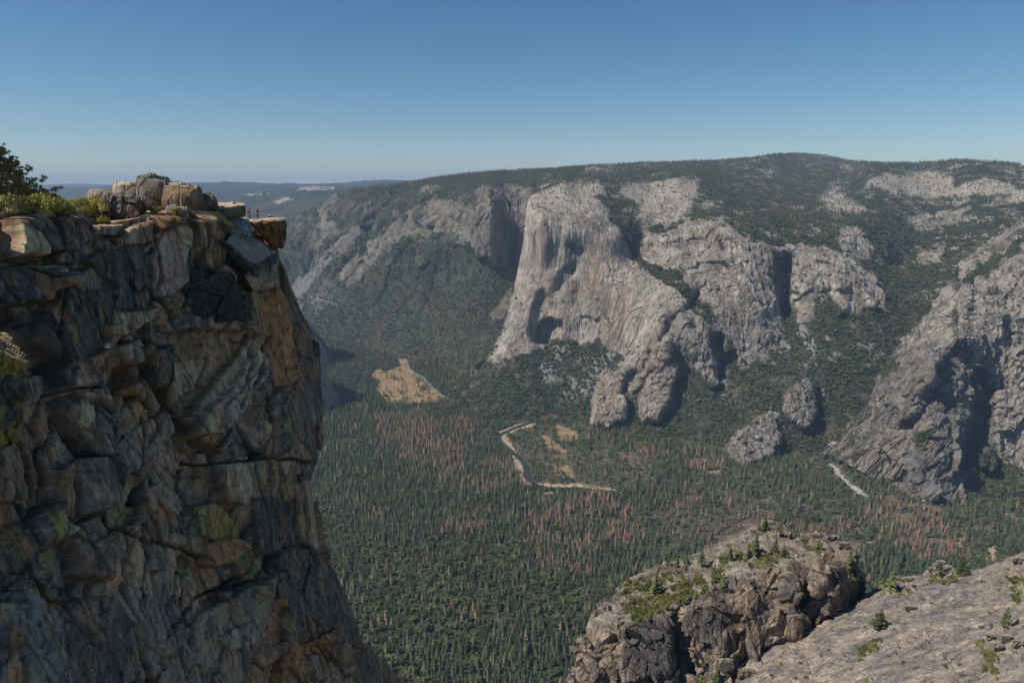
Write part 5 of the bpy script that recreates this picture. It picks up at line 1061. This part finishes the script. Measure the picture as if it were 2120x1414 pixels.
def scatter(name, dens, kinds, smin, smax, seed, clip=None):
    """points on a terrain sheet: dens(px, py, P, N) trees per square metre of ground"""
    px, py, P, Nf = SHEETS[name]; rg = np.random.default_rng(seed)
    if px.shape[0] > 8: sl = (slice(0, -1), slice(0, -1))
    A = P[:-1, :-1]; B = P[:-1, 1:]; D = P[1:, :-1]; n = np.cross(B-A, D-A); area = np.linalg.norm(n, axis=-1); hz = np.abs(n[..., 2])
    d = dens(px[:-1, :-1], py[:-1, :-1], A, Nf[:-1, :-1]); lam = d*np.maximum(hz, .22*area)
    lam = np.clip(np.nan_to_num(lam), 0, 3)*(px[:-1, :-1] < 2160); c = rg.poisson(lam); ii = np.repeat(np.arange(c.size), c.ravel())
    u, v = rg.random((2, len(ii)))
    a, b, dd = A.reshape(-1, 3)[ii], B.reshape(-1, 3)[ii], D.reshape(-1, 3)[ii]; Q = a+(b-a)*u[:, None]+(dd-a)*v[:, None]
    qx, qy = project(Q); keep = Q[:, 2] > FLOOR+6
    if clip is not None: keep &= clip(qx, qy, Q)
    Q = Q[keep]; kd = np.array(kinds[0])[rg.choice(len(kinds[0]), len(Q), p=kinds[1])]
    return Q, kd, rg.uniform(smin, smax, len(Q))
def dE(px, py, P, Nf):
    rk = np.maximum(blur(rockmaskE(px, py, P), 1), creekd(px, py) < 11); f = fbm(P, (70, 70, 70), 4, 91); up = ss(500, 430, py)
    rw = blur(rockmaskE(px, py, P), 6); rk = np.clip(rk-.25*ss(0, .5, rw)*ss(1, .5, rw)*up, 0, 1); forest = (1/150)*(.35+.65*ss(-.25, .1, f))*up*(1-.6*rw); slope = (1/260.)*ss(-.3, .15, f)*(1-up)
    far = ss(9000, 5500, P[..., 1])*.7+.3
    thin = 1-.75*ss(.15, .45, fbm(P, (90, 90, 90), 4, 38))
    return (1-rk)*(forest*far+slope)*thin+rk*(up*(1/1300.)*ss(-.3, .3, fbm(P, (60, 60, 60), 3, 92))*1.6+(1/9000.))
def dEo(px, py, P, Nf):
    rk = np.maximum(blur(rockmaskE(px, py, P), 1), creekd(px, py) < 11); return (1-rk)*ss(430, 500, py)*(1/105.)*(.25+.75*ss(-.25, .1, fbm(P, (50, 50, 50), 4, 95)))+rk*(1/2500.)*ss(.05, .3, fbm(P, (60, 60, 60), 3, 96))
def behindR(qx, qy, Q): return ~((qx > RL(qy)+8) & (Q[:, 1] > Rf(qx, qy)+60))
def dW(px, py, P, Nf):
    up = ss(460, 420, py+.05*(px-800)); low = ss(600, 680, py)
    r = 1-.85*np.any([inpoly(px, py, g) for g in ROCKW], 0); return r*((1/240.)*up+(1/330.)*(1-up)*(.35+.65*low))
def dWo(px, py, P, Nf):
    r = 1-.9*np.any([inpoly(px, py, g) for g in ROCKW], 0); return r*(1/150.)*ss(470, 520, py)*(.3+.7*ss(-.25, .1, fbm(P, (60, 60, 60), 3, 97)))*(1-.6*ss(640, 700, py))
def dR(px, py, P, Nf): v = blur(vegR(px, py, P), 1); return v*(1/170.)+(1-v)*(1/5000.)
def dRo(px, py, P, Nf): v = blur(vegR(px, py, P), 1); return v*(1/110.)+(1-v)*(1/1500.)*ss(.1, .3, fbm(P, (50, 50, 50), 3, 98))
def inW(qx, qy, Q): return ~((qx > EL(qy)+10) & (qy > 395))
sets = [(FP[~single], Fk[~single], Fs[~single]),
        scatter('north_wall_terrain', dE, ((0, 1, 2, 3, 4), (.32, .30, .25, .07, .06)), .42, .85, 1, behindR), scatter('north_wall_terrain', dEo, ((5, 6), (.5, .5)), .35, .95, 2, behindR),
        scatter('mountainside', dW, ((0, 1, 2, 3, 4), (.30, .26, .2, .16, .08)), .42, .85, 3, inW), scatter('mountainside', dWo, ((5, 6), (.5, .5)), .4, 1.0, 4, inW),
        scatter('rock_mass_terrain', dR, ((0, 1, 2, 3), (.34, .3, .3, .06)), .4, .8, 5), scatter('rock_mass_terrain', dRo, ((5, 6), (.5, .5)), .3, .8, 6)]
AP = np.concatenate([s[0] for s in sets]); AK = np.concatenate([s[1] for s in sets]); AS = np.concatenate([s[2] for s in sets])
# stands of dead trees on the slopes too
sx, sy = project(AP); dz = pm([(1500, 830), (1560, 800), (1600, 850), (1540, 880)], [(1570, 790), (1620, 780), (1600, 830)], [(900, 700), (1000, 690), (1050, 790), (960, 790)], [(620, 400), (760, 420), (700, 470), (640, 480)], [(1600, 440), (1750, 470), (1700, 500)])(sx+20*fbm(AP, 80, 3, 5), sy+10*fbm(AP, 80, 3, 6))
AK = np.where(dz & (AK < 3) & (RNG.random(len(AK)) < .55), 3, AK)
print('instances', len(AP), [int((AK == k).sum()) for k in range(7)])
def stuff(name, label, kinds):
    m = np.isin(AK, kinds); P = AP[m]; K = AK[m]; S = AS[m]; me = bpy.data.meshes.new(name); me.vertices.add(len(P)); me.vertices.foreach_set('co', P.astype(np.float32).ravel()); me.update()
    for nm, arr, ty in (('pick', np.searchsorted(kinds, K), 'INT'), ('size', S, 'FLOAT'), ('turn', RNG.uniform(0, 6.28, len(P)), 'FLOAT'), ('girth', RNG.uniform(.8, 1.25, len(P))*S, 'FLOAT')):
        a = me.attributes.new(nm, ty, 'POINT'); a.data.foreach_set('value', np.ascontiguousarray(arr, np.int32 if ty == 'INT' else np.float32))
    o = bpy.data.objects.new(name, me); C.objects.link(o); tag(o, label, 'forest', kind='stuff')
    g = bpy.data.node_groups.new(name+'_nodes', 'GeometryNodeTree'); g.interface.new_socket('Geometry', in_out='INPUT', socket_type='NodeSocketGeometry'); g.interface.new_socket('Geometry', in_out='OUTPUT', socket_type='NodeSocketGeometry')
    n = g.nodes; l = g.links; gi = n.new('NodeGroupInput'); go = n.new('NodeGroupOutput'); iop = n.new('GeometryNodeInstanceOnPoints'); jn = n.new('GeometryNodeJoinGeometry')
    for k in reversed(kinds):
        oi = n.new('GeometryNodeObjectInfo'); oi.inputs['Object'].default_value = [c for c in PROT[k].children if c.name.startswith('crown')][0]; oi.inputs['As Instance'].default_value = True; oi.transform_space = 'ORIGINAL'; l.new(oi.outputs['Geometry'], jn.inputs[0])
    def at(nm, ty='FLOAT'): a = n.new('GeometryNodeInputNamedAttribute'); a.data_type = ty; a.inputs[0].default_value = nm; return a.outputs[0]
    cr = n.new('ShaderNodeCombineXYZ'); l.new(at('turn'), cr.inputs[2]); cs = n.new('ShaderNodeCombineXYZ'); gt = at('girth'); l.new(gt, cs.inputs[0]); l.new(gt, cs.inputs[1]); l.new(at('size'), cs.inputs[2])
    l.new(gi.outputs[0], iop.inputs['Points']); l.new(jn.outputs[0], iop.inputs['Instance']); iop.inputs['Pick Instance'].default_value = True
    l.new(at('pick', 'INT'), iop.inputs['Instance Index']); l.new(cr.outputs[0], iop.inputs['Rotation']); l.new(cs.outputs[0], iop.inputs['Scale']); l.new(iop.outputs[0], go.inputs[0])
    md = o.modifiers.new('scatter', 'NODES'); md.node_group = g
stuff('conifer_forest', 'dark green conifer forest covering the valley floor and plateau', [0, 1, 2])
stuff('dead_conifer_stand', 'rust-brown stands of dead conifers scattered through the forest', [3, 4])
stuff('oak_woodland', 'rounded green oak woods on the valley floor and lower slopes', [5, 6])
# ------------------------------------------------------------------ small pines and shrubs on the outcrop and the slab
GP = 'small pines growing on the rock outcrop and slab'
MP = leafmat('small_pine_needles', (.07, .09, .035), (.11, .12, .045), None, .3)
sp = [make_tree('pine_tree', 'x', 'tree', conifer_mesh(8, 2.3, 15, 11, gap=.15, droop=.1, lop=.35, nf=10), trunk_mesh(7.6, .2), MP, GP), make_tree('pine_tree', 'x', 'tree', conifer_mesh(7, 2.9, 12, 12, gap=.2, droop=.05, lop=.4, nf=10), trunk_mesh(6.6, .22), MP, GP)]
PINES = [(1452, 1170, 1.15, 'single upright pine on the pale shelf at the middle of the outcrop'), (1420, 1170, 1.0, 'dark pine at the outcrop skyline left of the upright pine'), (1402, 1172, .9, 'leftmost pine on the outcrop skyline'), (1512, 1158, 1.0, 'pine on the bare sloping rock between the two shrub beds'), (1564, 1150, 1.5, 'largest dark pine below the outcrop summit'), (1548, 1155, 1.0, 'pine standing close left of the largest pine'), (1604, 1150, 1.25, 'bushy pine right of the largest pine on the outcrop'), (1622, 1152, .9, 'small pine right of the bushy pine on the outcrop'), (1584, 1098, 1.1, 'pine beside the outcrop summit rock'), (1614, 1102, 1.0, 'pine just right of the outcrop summit rock'), (1640, 1112, .7, 'low pine in the notch right of the summit'),
         (1693, 1140, .9, 'pine above the pale brown pillars of the outcrop'), (1356, 1232, 1.5, 'broad dark pine in the thick shrubs on the left of the outcrop'), (1336, 1225, .9, 'small pine left of the broad dark pine'), (1478, 1205, 1.2, 'pine at the upper rim of the outcrop face'), (1496, 1212, .8, 'short pine at the rim of the outcrop face'), (1758, 1178, 1.3, 'tall pine clinging to the right end of the outcrop'), (1766, 1200, 1.4, 'dark pine in the cleft between outcrop and slab'), (1775, 1222, 1.1, 'lowest pine in the cleft between outcrop and slab'), (1845, 1222, 1.5, 'large dark pine at the left crest of the slab'), (1832, 1215, 1.0, 'pine left of the large pine on the slab crest'), (1992, 1188, 1.2, 'pine on the crest of the slab beside the pale boulders'), (1945, 1194, 1.0, 'bushy pine below the pale boulders on the slab crest'), (1820, 1303, 1.3, 'dark pine in the middle of the slab crack'), (2080, 1300, 1.1, 'dark round pine on the right part of the slab'), (1484, 1412, 1.0, 'pine at the foot of the outcrop face near the bottom edge')]
for i, (x, y, s, lab) in enumerate(PINES):
    h = hit(x, y, [B_O, B_S]); pr = sp[i % 2]; loc = h[0]-Vector((0, 0, .25)); s *= 1.3; rz = random.uniform(0, 6.28)
    if i < 2: pr.location = loc; pr.scale = (s,)*3; pr['label'] = lab; pr.rotation_euler = (0, 0, rz)
    else: copy_thing(pr, loc, lab, s, rz)
R1 = make_shrub(900, 21, M_SHRUB2, leaf=.11, flat=.6); R2 = make_shrub(900, 22, M_SHRUB2, leaf=.11, flat=.8)
def inp(poly, n, seed):
    rg = random.Random(seed); xs = [p[0] for p in poly]; ys = [p[1] for p in poly]; out = []
    while len(out) < n:
        x, y = rg.uniform(min(xs), max(xs)), rg.uniform(min(ys), max(ys))
        if inpoly(np.array([x]), np.array([y]), poly)[0]: out.append((x, y))
    return out
n_ = 0
for poly, n, lab, grp, sz in (([(1300, 1199), (1343, 1192), (1443, 1190), (1500, 1212), (1455, 1232), (1400, 1250), (1345, 1275), (1319, 1286), (1290, 1260)], 95, 'olive shrub in the thick shrub bed on the left top of the outcrop', 'shrubs of the left bed on the outcrop', (1.6, 3.0)), ([(1540, 1157), (1560, 1140), (1635, 1146), (1600, 1176), (1545, 1172)], 22, 'olive shrub around the large pines on the outcrop', 'shrubs around the large pines on the outcrop', (1.2, 2.6)),
                          ([(1470, 1172), (1545, 1122), (1562, 1137), (1498, 1200)], 16, 'olive shrub in the crack running up to the outcrop summit', 'shrubs in the crack up to the outcrop summit', (1.0, 2.2)), ([(1665, 1108), (1713, 1112), (1713, 1146), (1660, 1142)], 14, 'olive shrub at the top right of the outcrop', 'shrubs at the top right of the outcrop', (1.0, 2.2)), ([(1425, 1330), (1500, 1390), (1520, 1412), (1440, 1412)], 10, 'dark shrub at the foot of the outcrop face', 'shrubs at the foot of the outcrop face', (1.2, 2.4)),
                          ([(1765, 1372), (1800, 1330), (1830, 1320), (1815, 1350), (1790, 1368)], 16, 'olive shrub in the long bed along the slab crack', 'shrubs in the long bed along the slab crack', (1.2, 2.3)), ([(2020, 1310), (2040, 1330), (2070, 1360), (2068, 1400), (2040, 1385), (2030, 1345)], 18, 'olive shrub in the big bed at the lower right of the slab', 'shrubs in the big bed at the lower right of the slab', (1.0, 2.0)), ([(1800, 1208), (1870, 1196), (1910, 1222), (1850, 1235)], 14, 'olive shrub along the left crest of the slab', 'shrubs along the left crest of the slab', (1.0, 2.2)), ([(1910, 1196), (1990, 1184), (2030, 1190), (1960, 1212)], 14, 'olive shrub below the pale boulders of the slab crest', 'shrubs below the pale boulders of the slab crest', (1.0, 2.2)), ([(2085, 1200), (2120, 1195), (2120, 1260), (2095, 1235)], 9, 'olive shrub at the right edge of the photo on the slab', 'shrubs at the right edge on the slab', (1.2, 2.3))):
    for x, y in inp(poly, n, n):
        h = hit(x, y, [B_O, B_S])
        if h is None: continue
        s = random.uniform(*sz)*1.25; pr = (R1, R2)[n_ % 2]; put_shrub(pr, h[0]-Vector((0, 0, .15*s)), lab, s, grp); n_ += 1
for x, y, s, lab in [(1792, 1299, 1.4, 'small lone shrub left of the dark pine in the slab crack'), (1862, 1290, 2.0, 'shrub right of the dark pine in the slab crack'), (1700, 1356, 1.6, 'shrub on the lower left slab'), (1716, 1346, 1.3, 'shrub just above another one on the lower left slab'), (1617, 1373, 1.3, 'tiny shrub near the base of the outcrop face'), (1599, 1396, 2.0, 'shrub at the bottom left of the slab'), (1649, 1405, 1.4, 'shrub on the bottom edge of the slab, left one'), (1670, 1402, 1.6, 'shrub on the bottom edge of the slab, right one'), (1959, 1378, 1.5, 'flat shrub on the pale sandy part of the slab'), (2032, 1299, 1.8, 'shrub above the big bed at the lower right'), (2020, 1396, 1.2, 'brownish shrub below the big bed, upper one'), (2009, 1409, 1.3, 'brownish shrub below the big bed, lower one'), (1930, 1411, 1.2, 'small shrub on the bottom edge, middle of the slab'), (2088, 1178, 1.7, 'shrub on the slab crest near the right edge of the photo'), (2070, 1222, 1.2, 'small shrub below the crest near the right edge'), (1909, 1240, 1.6, 'shrub on the upper middle of the slab')]:
    h = hit(x, y, [B_S, B_O])
    if h: put_shrub(R1, h[0]-Vector((0, 0, .2)), lab, s*.9, 'lone shrubs on the slab')
for x, y in inp([(1620, 1380), (1760, 1290), (1850, 1215), (1930, 1205), (2110, 1180), (2115, 1400), (1700, 1410)], 55, 77):
    h = hit(x, y, [B_S, B_O])
    if h: put_shrub((R1, R2)[n_ % 2], h[0]-Vector((0, 0, .15)), 'little low shrub rooted in a crack of the bare slab', random.uniform(.5, 1.3), 'little shrubs in the cracks of the slab'); n_ += 1
# loose boulders on the slab crest
def mboulder(label, x, y, w, hgt, seed, colr=(GRAN*.9, LT)):
    h = hit(x, y, [B_S, B_O]); p = h[0]; yd = p.y; k = yd/F*1.12; o = block('boulder', [(x-w/2, y-hgt, yd-1), (x+w/2, y-hgt*.8, yd-1), (x+w/2, y+2, yd-1), (x-w/2, y+2, yd-1)], [(x-w*.4, y-hgt-1, yd+w*k), (x+w*.4, y-hgt, yd+w*k), (x+w*.4, y-2, yd+w*k), (x-w*.4, y-2, yd+w*k)], n=20, rnd=.3, amp=.5, cell=2.6, colr=colr, seed=seed, topc=GRANB, material=M_MID)
    o.data.transform(Matrix.Translation(-p)); o.location = p; tag(o, label, 'boulder', 'boulders on the outcrop and slab')
for i, a in enumerate([(1948, 1174, 22, 14, 'tall boulder on the crest of the slab'), (1962, 1180, 24, 8, 'bright pale boulder right of the tall crest boulder'), (1930, 1182, 18, 8, 'boulder left of the tall crest boulder'), (1885, 1202, 16, 7, 'small boulder on the slab crest near the large pine'), (1690, 1112, 18, 8, 'boulder at the top right of the outcrop, left one'), (1725, 1120, 26, 12, 'dark boulder at the top right of the outcrop, middle one'), (1748, 1136, 24, 14, 'dark cube-like boulder at the right end of the outcrop top'), (1590, 1086, 26, 8, 'summit rock of the outcrop'), (1885, 1262, 24, 9, 'dark jagged boulder on the middle of the slab'), (1820, 1276, 18, 9, 'boulder beside the dark pine in the slab crack'), (2085, 1330, 26, 16, 'grey boulder in the rubble at the right of the slab, large one'), (2066, 1345, 20, 14, 'grey boulder in the rubble right of the shrub bed'), (2108, 1338, 24, 14, 'grey boulder in the rubble at the right edge'), (2050, 1322, 16, 10, 'small boulder above the shrub bed on the slab'), (2108, 1165, 24, 12, 'boulder on the slab crest at the right edge of the photo'), (1500, 1388, 40, 28, 'big round boulder at the foot of the outcrop'), (1545, 1402, 36, 20, 'boulder beside the big round one at the foot of the outcrop')]):
    mboulder(a[4], *a[:4], 60+i, (GRAN*.6, GY) if i in (5, 6, 8) else (GRAN*.9, LT))
# ------------------------------------------------------------------ air, light, camera
def haze():
    b = bmesh.new(); bmesh.ops.create_cube(b, size=1)
    bmesh.ops.scale(b, verts=b.verts, vec=(76000, 60000, 2000)); bmesh.ops.translate(b, verts=b.verts, vec=(0, 20000, -360))
    me = bpy.data.meshes.new('haze'); b.to_mesh(me); o = bpy.data.objects.new('haze', me); C.objects.link(o)
    m = bpy.data.materials.new('thin_blue_haze'); m.use_nodes = True; nt = m.node_tree; nt.nodes.clear()
    out = nt.nodes.new('ShaderNodeOutputMaterial'); v = nt.nodes.new('ShaderNodeVolumePrincipled')
    v.inputs['Color'].default_value = (.50, .70, 1, 1); v.inputs['Density'].default_value = HAZE; v.inputs['Anisotropy'].default_value = 0.0
    nt.links.new(v.outputs[0], out.inputs['Volume']); me.materials.append(m)
    tag(o, 'thin blue haze filling the air of the whole valley', 'haze', kind='stuff')
HAZE = 2.9e-5
haze()
sc = bpy.context.scene
SUN_EL, SUN_AZ = math.radians(48), math.radians(-106)   # azimuth from the view direction, negative = left
sd = Vector((math.sin(SUN_AZ)*math.cos(SUN_EL), math.cos(SUN_AZ)*math.cos(SUN_EL), math.sin(SUN_EL)))
ld = bpy.data.lights.new('sun', 'SUN'); ld.energy = 3.8; ld.angle = math.radians(.53); ld.color = (1, .93, .82)
lo = bpy.data.objects.new('sun', ld); C.objects.link(lo); lo.rotation_euler = (-sd).to_track_quat('-Z', 'Y').to_euler(); lo.location = (0, 0, 300)
w = bpy.data.worlds.new('World'); sc.world = w; w.use_nodes = True; nt = w.node_tree
bg = nt.nodes['Background']; st = nt.nodes.new('ShaderNodeTexSky'); st.sky_type = 'NISHITA'; st.sun_disc = False
st.sun_elevation = SUN_EL; st.sun_rotation = SUN_AZ; st.altitude = 1800; st.air_density = 1.0; st.dust_density = .35; st.ozone_density = 2.4
hs = nt.nodes.new('ShaderNodeHueSaturation'); hs.inputs['Saturation'].default_value = 1.22; hs.inputs['Hue'].default_value = .495; nt.links.new(st.outputs[0], hs.inputs['Color']); nt.links.new(hs.outputs[0], bg.inputs[0]); bg.inputs[1].default_value = .074
cd = bpy.data.cameras.new('camera'); cd.lens = 24; cd.sensor_width = 36; cd.clip_start = .5; cd.clip_end = 90000
co = bpy.data.objects.new('camera', cd); C.objects.link(co); co.rotation_euler = (math.pi/2-TH, 0, 0); sc.camera = co
sc.render.engine = 'CYCLES'
sc.view_settings.view_transform = 'Standard'; sc.view_settings.look = 'None'; sc.view_settings.exposure = 0.18; sc.view_settings.gamma = 1
sc.cycles.volume_bounces = 1
